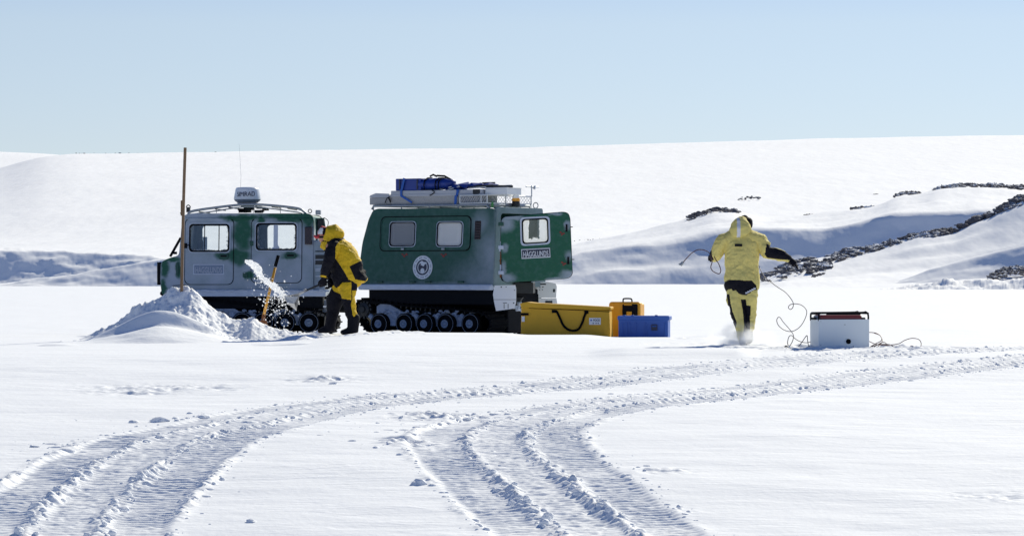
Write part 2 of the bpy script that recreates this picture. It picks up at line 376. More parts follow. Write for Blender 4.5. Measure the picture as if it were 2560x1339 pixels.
        q = Matrix.Rotation(rnd.uniform(0, 6.28), 3, 'Z') @ Matrix.Rotation(rnd.uniform(0, 6.28), 3, 'X')
        vs = []
        for a in V:
            p = q @ (Vector(a) / 1.9 * (1 + rnd.uniform(-jag, jag)))
            vs.append((c[0] + p.x * size[0] / 2, c[1] + p.y * size[1] / 2, c[2] + p.z * size[2] / 2))
        return s.add(vs, Fc, m)
    def text(s, txt, c, w, h, y, m=0, depth=0.004, bold=0.0, shear=0.0):
        cu = bpy.data.curves.new('t', 'FONT'); cu.body = txt; cu.size = 1; cu.extrude = 0.5; cu.align_x = 'LEFT'; cu.offset = bold
        v, f = _curve_to_pieces(cu)
        xs = [p[0] for p in v]; ys = [p[1] for p in v]; x0, x1, y0, y1 = min(xs), max(xs), min(ys), max(ys)
        return s.add([(c[0] + ((p[0] - x0) / (x1 - x0) - .5) * w, y - p[2] * depth, c[1] + ((p[1] - y0) / (y1 - y0) - .5) * h + shear * ((p[0] - x0) / (x1 - x0) - .5)) for p in v], f, m)
    def deform(s, fn): s.v = [tuple(fn(Vector(p))) for p in s.v]; return s
    def mesh(s, name):
        me = bpy.data.meshes.new(name); me.from_pydata(s.v, [], s.f); me.update()
        me.polygons.foreach_set('material_index', s.m); return me
    def build(s, name, mats, parent=None, smooth=False, bevel=0.0, fr=None, auto=None):
        if isinstance(mats, str): mats = [mats]
        o = link(name, s.mesh(name), parent, mats, smooth)
        if smooth == 'auto' or auto:
            pass
        if bevel:
            b = o.modifiers.new('b', 'BEVEL'); b.width = bevel; b.segments = 2; b.limit_method = 'ANGLE'; b.angle_limit = R(40)
        if fr is not None:
            o.location = fr[0]; o.rotation_euler = (0, 0, fr[1])
        return o
def grid_mesh(name, X, Y, Z):
    """X,Y,Z 2-D arrays -> mesh"""
    r, c = X.shape; me = bpy.data.meshes.new(name)
    co = np.stack([X, Y, Z], -1).reshape(-1, 3).astype(np.float32)
    idx = np.arange(r * c).reshape(r, c)
    q = np.stack([idx[:-1, :-1], idx[:-1, 1:], idx[1:, 1:], idx[1:, :-1]], -1).reshape(-1, 4)
    me.vertices.add(len(co)); me.vertices.foreach_set('co', co.ravel())
    me.loops.add(q.size); me.loops.foreach_set('vertex_index', q.ravel().astype(np.int32))
    me.polygons.add(len(q)); me.polygons.foreach_set('loop_start', np.arange(0, q.size, 4, dtype=np.int32))
    me.polygons.foreach_set('loop_total', np.full(len(q), 4, dtype=np.int32))
    me.polygons.foreach_set('use_smooth', np.ones(len(q), dtype=bool))
    me.update(calc_edges=True); me.validate(); return me

# ------------------------------------------------------------------ the snow ground
_pd = [0, 14, 20, 26.5, 30.5, 34, 38.5, 41.3, 43, 44.5, 47, 50, 52, 55, 60, 63, 100, 420, 900, 9000]
_pz = [-3.4, -3.0, -2.62, -2.15, -1.76, -1.53, -1.29, -1.085, -.99, -.985, -.955, -.925, -.945, -1.02, -1.14, -1.156, -1.22, -1.156, -1.4, -1.4]
_td = np.concatenate([np.arange(0, 120, .1), np.arange(120, 9000, 5.)])
_tz = np.interp(_td, _pd, _pz)
_k = np.exp(-np.arange(-20, 21) ** 2 / (2 * 7.0 ** 2)); _k /= _k.sum()
_n = int(110 / .1); _tz[20:_n] = np.convolve(_tz, _k, 'same')[20:_n]
def base_z(x, d):
    z = np.interp(d, _td, _tz)
    u = x / np.maximum(d, 20)
    z = z - 0.085 * (1 - sstep(-0.075, -0.045, u)) * sstep(38, 46, d) * (1 - sstep(54, 60, d))
    z = z + (.03 * sstep(-.055, -.04, u) * (1 - sstep(-.004, .006, u)) - .045 * sstep(.022, .034, u) * (1 - sstep(.052, .064, u))) * sstep(47.5, 50.5, d) * (1 - sstep(52.5, 56, d))
    z = z + .06 * np.exp(-((d - 42.7) / .9) ** 2) * sstep(.022, .036, u) * (1 - sstep(.070, .078, u))  # low hump added to hide the running person's cast shadow
    return z
def row_to_d(px, py):
    ds = np.arange(24, 52, .05); x = (px - 1280) / F * ds
    yy = HY - base_z(x, ds) / ds * F
    i = np.argmax(yy < py) if (yy < py).any() else len(ds) - 1
    return ds[i]
A_px = [(120, 1400), (150, 1339), (218, 1242), (318, 1162), (425, 1104), (560, 1069), (750, 1028), (900, 1005), (1100, 987), (1300, 973), (1500, 953), (1700, 929), (1900, 908), (2100, 889), (2300, 878), (2560, 868)]
B_px = [(1560, 1400), (1500, 1339), (1390, 1250), (1290, 1170), (1240, 1112), (1255, 1073), (1330, 1045), (1450, 1025), (1600, 1007), (1750, 991), (1900, 974), (2100, 949), (2300, 926), (2450, 910), (2560, 899)]
def world_path(px_list):
    w = []
    for (a, b) in px_list:
        d = 27.0 - (b - 1339) / 61 * 1.2 if b > 1345 else row_to_d(a, b); w.append(((a - 1280) / F * d, d))
    w[0] = (2 * w[1][0] - w[2][0], 2 * w[1][1] - w[2][1])
    w.insert(0, (2 * w[0][0] - w[1][0], 2 * w[0][1] - w[1][1]))
    e = (2 * w[-1][0] - w[-2][0], 2 * w[-1][1] - w[-2][1] - .05); w.append(e)
    pts = np.array(catmull(w, 14)); 
    for _ in range(30): pts[1:-1] = (pts[:-2] + pts[1:-1] * 2 + pts[2:]) / 4
    return pts
PATHS = [world_path(A_px), world_path(B_px)]
def track_fields(x, d, path):
    """distance across (signed) and along the path for each point"""
    seg = path[1:] - path[:-1]; ln = np.hypot(seg[:, 0], seg[:, 1]); cum = np.concatenate([[0], np.cumsum(ln)])
    best = np.full(x.shape, 1e9); S_ = np.zeros(x.shape); T_ = np.zeros(x.shape)
    for i in range(len(seg)):
        dx = x - path[i, 0]; dy = d - path[i, 1]; t = np.clip((dx * seg[i, 0] + dy * seg[i, 1]) / ln[i] ** 2, 0, 1)
        ex = dx - t * seg[i, 0]; ey = dy - t * seg[i, 1]; dist = np.hypot(ex, ey)
        m = dist < best
        best = np.where(m, dist, best); sg = np.sign(seg[i, 0] * dy - seg[i, 1] * dx)
        S_ = np.where(m, dist * sg, S_); T_ = np.where(m, cum[i] + t * ln[i], T_)
    return S_, T_
def track_height(x, d):
    h = np.zeros(x.shape); inside = np.zeros(x.shape)
    for pi, path in enumerate(PATHS):
        near = np.ones(x.shape, bool)
        bb = (x > path[:, 0].min() - 2) & (x < path[:, 0].max() + 2) & (d > path[:, 1].min() - 2) & (d < path[:, 1].max() + 2)
        if not bb.any(): continue
        xx, dd = x[bb], d[bb]; s, t = track_fields(xx, dd, path)
        wob = 0.05 * fbm(t * 1.3, t * 0 + 3.3, 5 + pi, 3)
        wfac = 1 - .42 * sstep(30, 37.5, dd) if pi == 0 else 1 - .40 * sstep(31.5, 37.5, dd)
        s = (s + wob) / wfac; a = np.abs(s)
        lump = fbm(xx * 7, dd * 7, 31 + pi, 4); lump2 = fbm(xx * 17, dd * 17, 61 + pi, 3)
        nf = 1 - .62 * sstep(29, 37, dd)
        band = sstep(.29, .34, a) * (1 - sstep(.80, .92, a))
        core = 1 - sstep(.28, .36, a)
        ph = t / 0.115 + 0.30 * fbm(xx * 1.1, dd * 1.1, 77, 2) + .10 * lump
        gr = np.abs((ph % 1) - .5) * 2
        gr = np.clip(gr * 1.6 - .3, 0, 1) 
        breakup = np.clip(.85 + .9 * fbm(xx * 1.3, dd * 1.3, 11, 3), .15, 1)
        hh = band * (.45 + .55 * nf) * (-0.034 + .027 * gr * breakup + .006 * lump + .007 * lump2)
        hh += core * (.45 + .55 * nf) * (-0.022 + .010 * lump + .010 * lump2 + .014 * gr)
        bm = np.exp(-((a - .31 - .03 * lump) / .085) ** 2) * np.clip(.62 + .8 * fbm(t * .7, s * 0 + 1.7 + (s > 0) * 9, 91 + pi, 3), 0.1, 1.1)
        hh += bm * nf * (0.036 + .075 * np.abs(lump) + .055 * np.abs(lump2))
        rim = np.exp(-((a - .93) / .06) ** 2) * np.clip(.12 + 1.5 * fbm(t * .8, s * 0 + 4.4 + (s > 0) * 5, 51 + pi, 3), 0, 1)
        hh += rim * nf * (.022 + .07 * np.abs(lump) + .05 * lump2)
        w = 1 - sstep(1.0, 1.1, a)
        sel = w > 0
        tmp = h[bb]; tmp = np.where(sel, np.where(inside[bb] > 0, np.minimum(tmp, hh * w) * .6 + np.maximum(tmp, hh * w) * .4, hh * w), tmp)
        h[bb] = tmp; ins = inside[bb]; ins = np.where(sel, 1, ins); inside[bb] = ins
    return h
def sastrugi(x, d):
    f = sstep(18, 26, d) * (1 - .75 * sstep(60, 120, d))
    a = fbm(x * .40 + .15 * d, d * .55, 3, 4) * .034 + fbm(x * 1.2, d * 3.2, 4, 3) * .0045 * f
    r = 1 - np.abs(fbm(x * .9 + 40, d * 2.6, 8, 3)); a = a + np.clip(r - .88, 0, 1) * .03 * f * sstep(.25, .6, fbm(x * .30, d * .4, 9, 2) + .2)
    # quiet where things stand
    return a * (1 - .65 * sstep(42, 45, d) * (1 - sstep(56, 70, d)))
def ground_z(x, d):
    x = np.asarray(x, float); d = np.asarray(d, float)
    return base_z(x, d) + sastrugi(x, d)
def gz(x, d): return float(ground_z(np.array([x]), np.array([d]))[0])

rows = np.concatenate([np.linspace(-8, 24, 33)[:-1], np.arange(24, 27, .03), np.arange(27, 34, .018), np.arange(34, 45, .024), np.arange(45, 70, .12), np.geomspace(70, 460, 90), np.geomspace(470, 9000, 20)])
uf = np.arange(-.172, .172, .00062)
us = np.concatenate([-np.geomspace(4, .18, 24), uf, np.geomspace(.18, 4, 24)])
D_, U_ = np.meshgrid(rows, us, indexing='ij'); X_ = U_ * np.maximum(D_, 20)
Z_ = base_z(X_, D_) + sastrugi(X_, D_)
sel = (D_ > 22) & (D_ < 50) & (np.abs(U_) < .3)
th = np.zeros(D_.shape); th[sel] = track_height(X_[sel], D_[sel]); Z_ = Z_ + th
# scuffed snow round the generator and behind the people
for (px, d, rx, rd, amp) in ((2000, 44.2, 1.6, .7, .05), (2260, 44.2, 1.3, .6, .05), (420, row_to_d(420, 966), .9, .45, .05), (330, row_to_d(330, 980), .5, .3, .04), (812, row_to_d(812, 948), .35, .3, .08), (1650, row_to_d(1650, 1178), .25, .2, .06), (1090, row_to_d(1090, 1040), .4, .35, .10), (1020, row_to_d(1020, 1105), .25, .3, .09), (2500, row_to_d(2500, 1240), .5, .3, .03), (1740, 48.5, .8, .5, .05), (1010, 50.3, .5, .5, .06), (1720, 46, .9, .5, .03), (960, 51.0, .5, .5, .07), (1860, 45.4, .6, .5, .04)):
    cx = (px - 1280) / F * d; w = np.exp(-((X_ - cx) / rx) ** 2 - ((D_ - d) / rd) ** 2)
    Z_ = Z_ + amp * w * (fbm(X_ * 7, D_ * 7, 21, 4) + .1)
g = link('snow_ground', grid_mesh('snow_ground', X_, D_, Z_), mats=['snow']); tag(g, 'flat white snow field crossed by curving vehicle tracks', kind='structure')
del X_, D_, Z_, U_, th

# ------------------------------------------------------------------ the hills
def pxi(poly, xs, w=28.0):
    if poly is None: return None
    a = np.array(poly, float); st = (xs[-1] - xs[0]) / (len(xs) - 1); k = max(1, int(round(2 * w / st)))
    e = np.concatenate([xs[0] - st * np.arange(k, 0, -1), xs, xs[-1] + st * np.arange(1, k + 1)])
    v = np.interp(e, a[:, 0], a[:, 1]); g_ = np.exp(-np.linspace(-2, 2, 2 * k + 1) ** 2); g_ /= g_.sum()
    return np.convolve(v, g_, 'valid')
def layered(name, layers, x0, x1, nx=500, sub=14, amp=0.0, fs=(.08, .2), seed=1, mats='snow_far', label=None, smw=28.0):
    """a terrain sheet through successive lines, each line at its own distance; layers = [(poly_px, d), ...] from back to front"""
    xs = np.linspace(x0, x1, nx); X = []; D = []; Z = []
    for li in range(len(layers) - 1):
        (pa, da), (pb, db) = layers[li], layers[li + 1]
        da = np.interp(xs, *zip(*da)) if isinstance(da, list) else np.full(nx, float(da)); db = np.interp(xs, *zip(*db)) if isinstance(db, list) else np.full(nx, float(db))
        w_ = smw
        za = (HY - pxi(pa, xs, w_)) / F * da if pa else np.interp(da, _td, _tz) - .5
        zb = (HY - pxi(pb, xs, w_)) / F * db if pb else np.interp(db, _td, _tz) - .5
        k = sub if not hasattr(sub, '__len__') else sub[li]
        for j in range(k if li < len(layers) - 2 else k + 1):
            t = j / k; d = da + (db - da) * t; z = za + (zb - za) * t
            X.append((xs - 1280) / F * d); D.append(d); Z.append(z)
    X, D, Z = np.array(X), np.array(D), np.array(Z)
    for _ in range(2): Z[1:-1] = (Z[:-2] + 2 * Z[1:-1] + Z[2:]) / 4
    Z = Z + amp * fbm(X * fs[0], D * fs[1], seed, 5)
    X = X[::-1]; D = D[::-1]; Z = Z[::-1]
    o = link(name, grid_mesh(name, X, D, Z), mats=[mats]); tag(o, label, kind='structure'); return o
crest_main = [(-1500, 694), (-400, 494), (0, 414), (60, 396), (110, 384), (180, 378), (640, 375), (1000, 368), (1280, 364), (1700, 351), (2100, 341), (2560, 333), (4000, 316)]
mid_main = [(-1500, 705), (0, 600), (640, 560), (1280, 550), (2560, 540), (4000, 530)]
layered('hill', [([(-1500, 760), (4000, 760)], 3400), (crest_main, 2500), (mid_main, 1250), (None, 600)], -1500, 4000, 500, 30, 1.2, (.012, .03), 2, label='long white snow slope rising to the skyline')
layered('hill', [([(-1500, 760), (1500, 760)], 6500), ([(-1500, 336), (-400, 356), (0, 369), (100, 373), (180, 380), (600, 395), (1500, 460)], 5200), ([(-1500, 600), (1500, 600)], 3600)], -1500, 1500, 150, 20, 2, (.004, .01), 3, label='distant brighter snow ridge showing above the slope at the left')
# left drifts
layered('hill', [(None, 520), ([(-900, 590), (-300, 605), (0, 614), (40, 613), (100, 621), (200, 626), (330, 629), (420, 640), (560, 668), (760, 712), (900, 716)], 486), (None, 477)], -900, 900, 520, 18, 1.0, (.13, .30), 5, label='long shaded snow scarp behind the drift at the left', smw=16)
layered('hill', [(None, 400), ([(-900, 730), (-300, 722), (0, 709), (60, 702), (130, 692), (200, 681), (300, 662), (370, 650), (420, 642), (520, 636), (650, 650), (900, 718)], 376), (None, 369.5)], -900, 950, 520, 16, .42, (.25, .5), 6, label='low snow drift with a bright crest at the left', smw=16)
# right ridges
layered('hill', [([(1200, 700), (3200, 700)], 640), ([(1300, 640), (1500, 600), (1640, 572), (1720, 546), (1780, 524), (1840, 526), (1900, 545), (2010, 537), (2130, 522), (2190, 517), (2250, 488), (2300, 484), (2340, 466), (2440, 459), (2560, 466), (3200, 440)], 560),
                 ([(1250, 715), (1430, 630), (1560, 612), (1700, 600), (1880, 573), (1990, 577), (2060, 582), (2120, 570), (2220, 540), (2300, 534), (2560, 530), (3200, 520)], 482), (None, 469)], 1250, 3200, 620, 18, 1.0, (.06, .14), 7, label='far right snow ridge with a long shaded face', smw=22)
rl = [(1840, 720), (1900, 694), (1930, 676), (1980, 652), (2060, 643), (2130, 626), (2200, 612), (2260, 596), (2300, 584), (2390, 572), (2430, 552), (2480, 532), (2520, 508), (2560, 488), (2700, 430), (3200, 330)]
layered('hill', [([(x, y + 60) for x, y in rl], 405), (rl, 385), ([(1840, 722), (1950, 700), (2100, 690), (2300, 672), (2560, 640), (3200, 560)], 362), (None, 318)], 1850, 3200, 520, 16, .4, (.10, .2), 9, label='near right snow slope under the dark rock line', smw=12)
sc = [(2150, 724), (2230, 708), (2320, 676), (2400, 652), (2480, 632), (2560, 608), (2800, 560), (3200, 520)]
layered('hill', [([(x, y + 30) for x, y in sc], 352), (sc, 339), ([(2150, 730), (2300, 712), (2420, 702), (2560, 690), (3200, 700)], 333), (None, 300)], 2160, 3200, 360, 14, .45, (.12, .3), 12, label='blue shaded snow scoop at the far right edge', smw=16)
layered('hill', [(None, 300), ([(2120, 732), (2200, 724), (2280, 714), (2340, 706), (2370, 697), (2400, 704), (2450, 694), (2510, 700), (2560, 690), (2700, 690), (3200, 680)], 290), (None, 284)], 2130, 3200, 620, 12, .45, (.9, 1.6), 14, label='lumpy low snow bank at the right edge', smw=10)
# rocks
def rock_band(name, poly, d, n, smin, smax, thick, label, cat, stuff=True, seed=1, dpp=0.0):
    rd = random.Random(seed); mb = MB(); a = np.array(poly, float)
    for i in range(int(n * 1.12)):
        px = rd.uniform(a[0, 0], a[-1, 0]); py = float(np.interp(px, a[:, 0], a[:, 1])); th = float(np.interp(px, *zip(*thick))) if isinstance(thick, list) else thick
        o = rd.random() ** 1.3 * th; s = (smin + (smax * 1.5 - smin) * rd.random() ** 2.2) * d / F
        if i > n: s = smax * rd.uniform(1.0, 2.0) * d / F; o = rd.random() * th * .7
        if n > 400 and float(vnoise(np.array([px / 22.]), np.array([(py + o) / 7.]), 5)[0]) < .36: continue
        k_ = dpp(px) if callable(dpp) else dpp; p = P(px, py + o - 1, d - o * k_); mb.chunk(p, (s * rd.uniform(1.2, 2.6), s * 1.6, s * rd.uniform(.6, 1.3)), 0, rd, .5)
    if not stuff:
        tp = catmull([(x_, y_) for x_, y_ in poly], 6); mb.tube([P(x_, y_ + .25 * (thick if not isinstance(thick, list) else 5) + .6, d - .3 * (dpp if not callable(dpp) else 1)) for x_, y_ in tp], [(.30 * (thick if not isinstance(thick, list) else 5) * rd.uniform(.7, 1.2) + .35) * d / F for _ in tp], 7)
    if n > 30 or not stuff:
        me0 = mb.mesh('t'); o0 = bpy.data.objects.new('tmp', me0); COL.objects.link(o0); md = o0.modifiers.new('r', 'REMESH'); md.mode = 'VOXEL'; md.voxel_size = max(.045, 1.0 * d / F); me1 = eval_mesh(o0); bpy.data.objects.remove(o0); bpy.data.meshes.remove(me0)
        nv = len(me1.vertices); co = np.zeros(nv * 3, np.float32); me1.vertices.foreach_get('co', co); co = co.reshape(-1, 3); u_ = F / d
        co += (np.stack([fbm(co[:, 0] * u_ / 4, co[:, 2] * u_ / 4 + co[:, 1] * u_ / 6, 70 + k_, 3) for k_ in range(3)], -1) * 1.6 / u_).astype(np.float32)
        me1.vertices.foreach_set('co', co.ravel()); me1.update(); o = link(name, me1, mats=['rock'])
    else: o = mb.build(name, 'rock')
    tag(o, label, cat, kind='stuff' if stuff else None); return o
rock_band('rock_rubble', rl[1:], 385.5, 3000, 1.8, 8, [(1900, 16), (1960, 34), (2060, 34), (2120, 16), (2200, 12), (2290, 8), (2330, 14), (2400, 10), (2450, 5), (2490, 10), (2560, 26), (3200, 40)], 'dark rock rubble along the crest of the near right slope', 'rocks', True, 3, dpp=lambda px: 23.0 / max(12, float(np.interp(px, [1840, 1950, 2100, 2300, 2560, 3200], [722, 700, 690, 672, 640, 560])) - float(np.interp(px, *zip(*rl)))) * 1.12)
for i, (poly, d, n, th, lab) in enumerate([
    ([(1722, 544), (1750, 532), (1790, 521), (1838, 524), (1850, 532)], 559, 90, 7, 'dark rock outcrop on the snow ridge just above and left of the running person'),
    ([(1845, 499), (1870, 493), (1900, 494)], 1430, 26, 3, 'faint thin rock streak high on the slope above the running person'),
    ([(2010, 537), (2060, 533), (2100, 531)], 559, 40, 4, 'thin broken line of rock to the right of the running person'),
    ([(2126, 521), (2180, 515), (2212, 522)], 559, 50, 7, 'small pointed rock outcrop in the middle of the far right ridge'),
    ([(2168, 492), (2195, 485)], 1460, 22, 5, 'tiny pale rock outcrop above the middle of the far right ridge'),
    ([(2236, 487), (2262, 481), (2298, 480), (2306, 487)], 559, 46, 7, 'dark rock knob left of the long summit outcrop'),
    ([(2335, 472), (2365, 463), (2425, 458), (2490, 461), (2560, 463), (2700, 466)], 559, 260, 13, 'long dark rock band capping the ridge at the upper right'),
    ([(2470, 690), (2500, 675), (2530, 667), (2580, 665), (2700, 668)], 331, 170, 22, 'brown rock patch low at the right edge above the lumpy bank'),
    ([(2028, 690), (2060, 684)], 352, 14, 3, 'tiny rock speck on the lit slope below the rock line')]):
    o = rock_band('rock_outcrop', poly, d, int(n * 1.6), 2, 6 if n > 60 else 4, th, lab, 'rock', False, 40 + i, dpp={559: 1.3, 331: .3, 1430: 12}.get(d, 1.0)); o['group'] = 'rock outcrops on the snow ridges'
rock_band('rock_rubble', [(170, 383.5), (400, 383), (640, 381)], 2496, 29, .8, 2.2, 1.2, 'scattered tiny dark rocks along the left skyline', 'rocks', True, 9)
rock_band('rock_rubble', [(-60, 560), (10, 566), (60, 578)], 1383, 22, 1, 3.5, 2, 'faint rocks on the slope at the left edge', 'rocks', True, 10)
rock_band('rock_rubble', [(1430, 602), (1700, 582)], 732, 30, .8, 2, 2, 'thin dirty streak of grit on the snow behind the boxes', 'rocks', True, 11)

# ------------------------------------------------------------------ shovelled snow pile
sil = [(150, 856), (210, 842), (265, 816), (300, 796), (330, 776), (360, 757), (385, 745), (430, 727), (470, 722), (490, 728), (505, 742), (515, 755), (530, 765), (545, 778), (570, 792), (600, 801), (615, 796), (628, 790), (645, 798), (665, 810), (700, 822), (740, 829), (775, 828), (800, 817), (820, 822), (850, 834), (900, 850)]
lobe = [(150, 870), (215, 845), (262, 822), (300, 806), (330, 790), (370, 775), (400, 769), (440, 774), (480, 790), (520, 808), (560, 830), (600, 856), (640, 870)]
def pile():
    dr, dl = 52.3, 50.5
    xs = np.arange((140 - 1280) / F * 52, (905 - 1280) / F * 52, .018); ds = np.arange(47.4, 54.4, .025)
    D, X = np.meshgrid(ds, xs, indexing='ij'); G = base_z(X, D)
    PX = X / D * F + 1280
    def sm(poly, w, n=9):
        return sum(np.interp(PX + dx, *zip(*poly)) * math.exp(-(dx / w) ** 2) for dx in np.linspace(-2 * w, 2 * w, n)) / sum(math.exp(-(dx / w) ** 2) for dx in np.linspace(-2 * w, 2 * w, n))
    H1 = (HY - sm(sil, 4)) / F * dr - base_z(X, D * 0 + dr)
    H2 = (HY - sm(lobe, 20)) / F * dl - base_z(X, D * 0 + dl)
    H1 = H1 + .012 * fbm(X * 9, X * 0 + 1, 4, 3) * (H1 > .05)
    t1 = (D - dr); wf = .25 + 1.15 * np.clip(H1, .02, 1); wb = .3 + 1.4 * np.clip(H1, .02, 1)
    p1 = np.where(t1 < 0, np.clip(1 - np.abs(t1) / wf, -.25, 1), np.clip(1 - t1 / wb, -.25, 1))
    p1 = np.where(p1 > 0, p1 ** .85, p1)
    h1 = H1 * p1
    t2 = D - dl - .25 * np.sin(X * 1.3); wf2 = .2 + 1.5 * np.clip(H2, .02, 1)
    at2 = np.abs(t2) + .12 * fbm(X * 1.5, X * 0 + 7, 3, 2)
    p2 = np.where(t2 < 0, 1 - .50 * sstep(0, .34, at2) - .30 * sstep(.55, 1.5, at2) - .5 * sstep(1.2, 2.2, at2), np.clip(1 - t2 / 1.9, -.3, 1))
    scoop = np.where(t2 < 0, -.0 * np.exp(-((np.abs(t2) - .4) / .22) ** 2) * np.clip(H2 * 3, 0, 1), 0)
    h2 = H2 * p2 + scoop
    # smooth blend
    k = .05; m = np.maximum(h1, h2); h = m + k * np.log(np.exp((h1 - m) / k) + np.exp((h2 - m) / k)) - .02
    rough = sstep(.0, .25, h1 - h2 + .05)
    h = h + rough * (.048 * fbm(X * 4.0, D * 4.0, 12, 4) + .055 * np.abs(fbm(X * 13, D * 13, 13, 3))) + (1 - rough) * .012 * fbm(X * 2, D * 3, 15, 3)
    # crumbly fan of thrown snow right of the lobe
    fan = np.exp(-((PX - 590) / 70) ** 2) * np.exp(-((D - 50.9) / .8) ** 2)
    h = h + fan * (.06 * fbm(X * 16, D * 14, 17, 4) + .03)
    h = h + .05 * np.clip(H1 * 2, 0, 1) * (vnoise(X * 3.1, D * 3.1, 88) > .62) * rough
    # small humps in front
    for (px, d, sx, sd_, a) in ((740, 50.2, .35, .35, .10), (790, 50.6, .35, .3, .08), (640, 49.8, .3, .25, .04), (480, 48.7, .5, .25, .04)):
        cx = (px - 1280) / F * d; h = h + a * np.exp(-((X - cx) / sx) ** 2 - ((D - d) / sd_) ** 2)
    edge = np.minimum(np.minimum(sstep(0, .5, X - xs[0]), sstep(0, .9, xs[-1] - X)), np.minimum(sstep(0, .5, D - ds[0]), sstep(0, .5, ds[-1] - D)))
    Z = G + sastrugi(X, D) + h * edge - .05 * (1 - edge) - .012
    o = link('snow_pile', grid_mesh('snow_pile', X, D, Z), mats=['snow'])
    tag(o, 'wind carved pile of shovelled snow beside the front car with the pole in it', 'snow pile')
pile()
# loose clods and slabs beside the tracks
def clods():
    rd = random.Random(5); mb = MB()
    for pi, path in enumerate(PATHS):
        for i in range(1500):
            k = int(rd.random() ** 1.0 * (len(path) - 2)); p = path[k]; wf_ = 1 - .4 * float(sstep(30, 37.5, p[1])); t = path[k + 1] - path[k]; t = t / (np.hypot(*t) + 1e-9); nrm = np.array([-t[1], t[0]])
            side = rd.choice([-1, 1]); r = rd.random()
            if r < .45: off = side * (.31 + rd.gauss(0, .07))
            elif r < .9: off = side * (.88 + abs(rd.gauss(0, .10)))
            else: off = rd.uniform(-1, 1) * 1.35
            q = p + nrm * off * wf_; s = .013 + (.055 if p[1] < 33 else .035) * rd.random() ** 3
            if q[1] < 25.5 or q[1] > 45: continue
            xx, dd = np.array([q[0]]), np.array([q[1]]); z = float((ground_z(xx, dd) + track_height(xx, dd))[0])
            mb.chunk((q[0], q[1], z - s * .05), (s * rd.uniform(1, 2.2), s * rd.uniform(1, 1.8), s * rd.uniform(.5, 1.1)), 0, rd)
    for pi, path in enumerate(PATHS):
        for side in (-1, 1):
            for i in range(150):
                k = int(rd.random() * len(path) * .42) + 2; p = path[k]; t = path[k + 1] - path[k]; t = t / (np.hypot(*t) + 1e-9); q = p + np.array([-t[1], t[0]]) * side * (.31 + rd.gauss(0, .055)) + t * rd.uniform(-.2, .2)
                if q[1] < 25.5: continue
                s = .04 + .075 * rd.random() ** 1.6; s *= 1 if q[1] < 30 else .6
                xx, dd = np.array([q[0]]), np.array([q[1]]); z = float((ground_z(xx, dd) + track_height(xx, dd))[0]); mb.chunk((q[0], q[1], z - s * .05), (s * rd.uniform(.9, 1.5), s * rd.uniform(.9, 1.5), s * rd.uniform(.7, 1.1)), 0, rd, .4)
    for (px, py, n, sx, sd_, smax) in ((1130, 1040, 60, .45, .5, .13), (1000, 1075, 22, .5, .5, .10), (1010, 1110, 26, .3, .2, .12), (420, 1050, 30, .5, .2, .16), (160, 1110, 28, .25, .3, .12), (1400, 1090, 14, .12, .3, .12), (640, 845, 60, .5, .4, .09), (570, 838, 90, .35, .4, .09), (240, 845, 30, .25, .3, .05), (950, 838, 60, .3, .3, .07), (1980, 872, 60, .6, .4, .03), (2260, 872, 60, .5, .4, .03), (1500, 1020, 20, .6, .2, .09)):
        d = row_to_d(px, py) if py > 860 else 50.2; cx = (px - 1280) / F * d
        for i in range(n):
            x = cx + rd.gauss(0, sx); dd = d + rd.gauss(0, sd_); s = .015 + .8 * smax * rd.random() ** 2.5
            xx, d2 = np.array([x]), np.array([dd]); z = float((ground_z(xx, d2) + track_height(xx, d2))[0])
            mb.chunk((x, dd, z - s * .08), (s * rd.uniform(1, 2.6), s * rd.uniform(1, 2), s * rd.uniform(.35, .9)), 0, rd)
    o = mb.build('snow_clods', 'snow'); sb = o.modifiers.new('s', 'SUBSURF'); sb.levels = 1; sb.render_levels = 1; tag(o, 'loose broken snow clods scattered along the vehicle tracks', 'snow clods', kind='stuff')
clods()
for (px, py, w, h, lab) in ((1045, 1212, 40, 24, 'rounded bluish snow lump alone on the smooth snow left of the centre tracks'), (330 + 640, 1110, 28, 12, 'small snow lump left of the centre track bend'), (1005, 1044, 16, 9, 'little snow lump between the two track sets'),
                        (834, 958, 22, 10, 'small dark edged snow slab between the tracks and the shoveller'), (1160, 1243, 26, 18, 'snow lump at the left edge of the centre tracks'), (630, 1304, 22, 12, 'small snow lump between the track sets near the bottom'), (1520, 1030, 26, 13, 'snow lump under the right edge of the centre track bend'), (90, 1112, 24, 9, 'thin snow slab left of the left track set'), (395, 1053, 46, 20, 'large broken snow slab on the bend of the left tracks'), (1395, 1088, 26, 14, 'snow block at the inner corner of the centre track bend')):
    d = row_to_d(px, py); x = (px - 1280) / F * d; s = d / F; mb = MB(); rd = random.Random(px)
    for k in range(2): mb.chunk((x + rd.uniform(-.15, .15) * w * s, d + rd.uniform(-.03, .03), float((ground_z(np.array([x]), np.array([d])) + track_height(np.array([x]), np.array([d])))[0]) + h * s * .05), (w * s * rd.uniform(.6, 1), w * s * .8, h * s * rd.uniform(.7, 1.1)), 0, rd, .45)
    o = mb.build('snow_lump', 'snow')
    tag(o, lab, 'snow lump', 'separate snow lumps on the smooth snow')

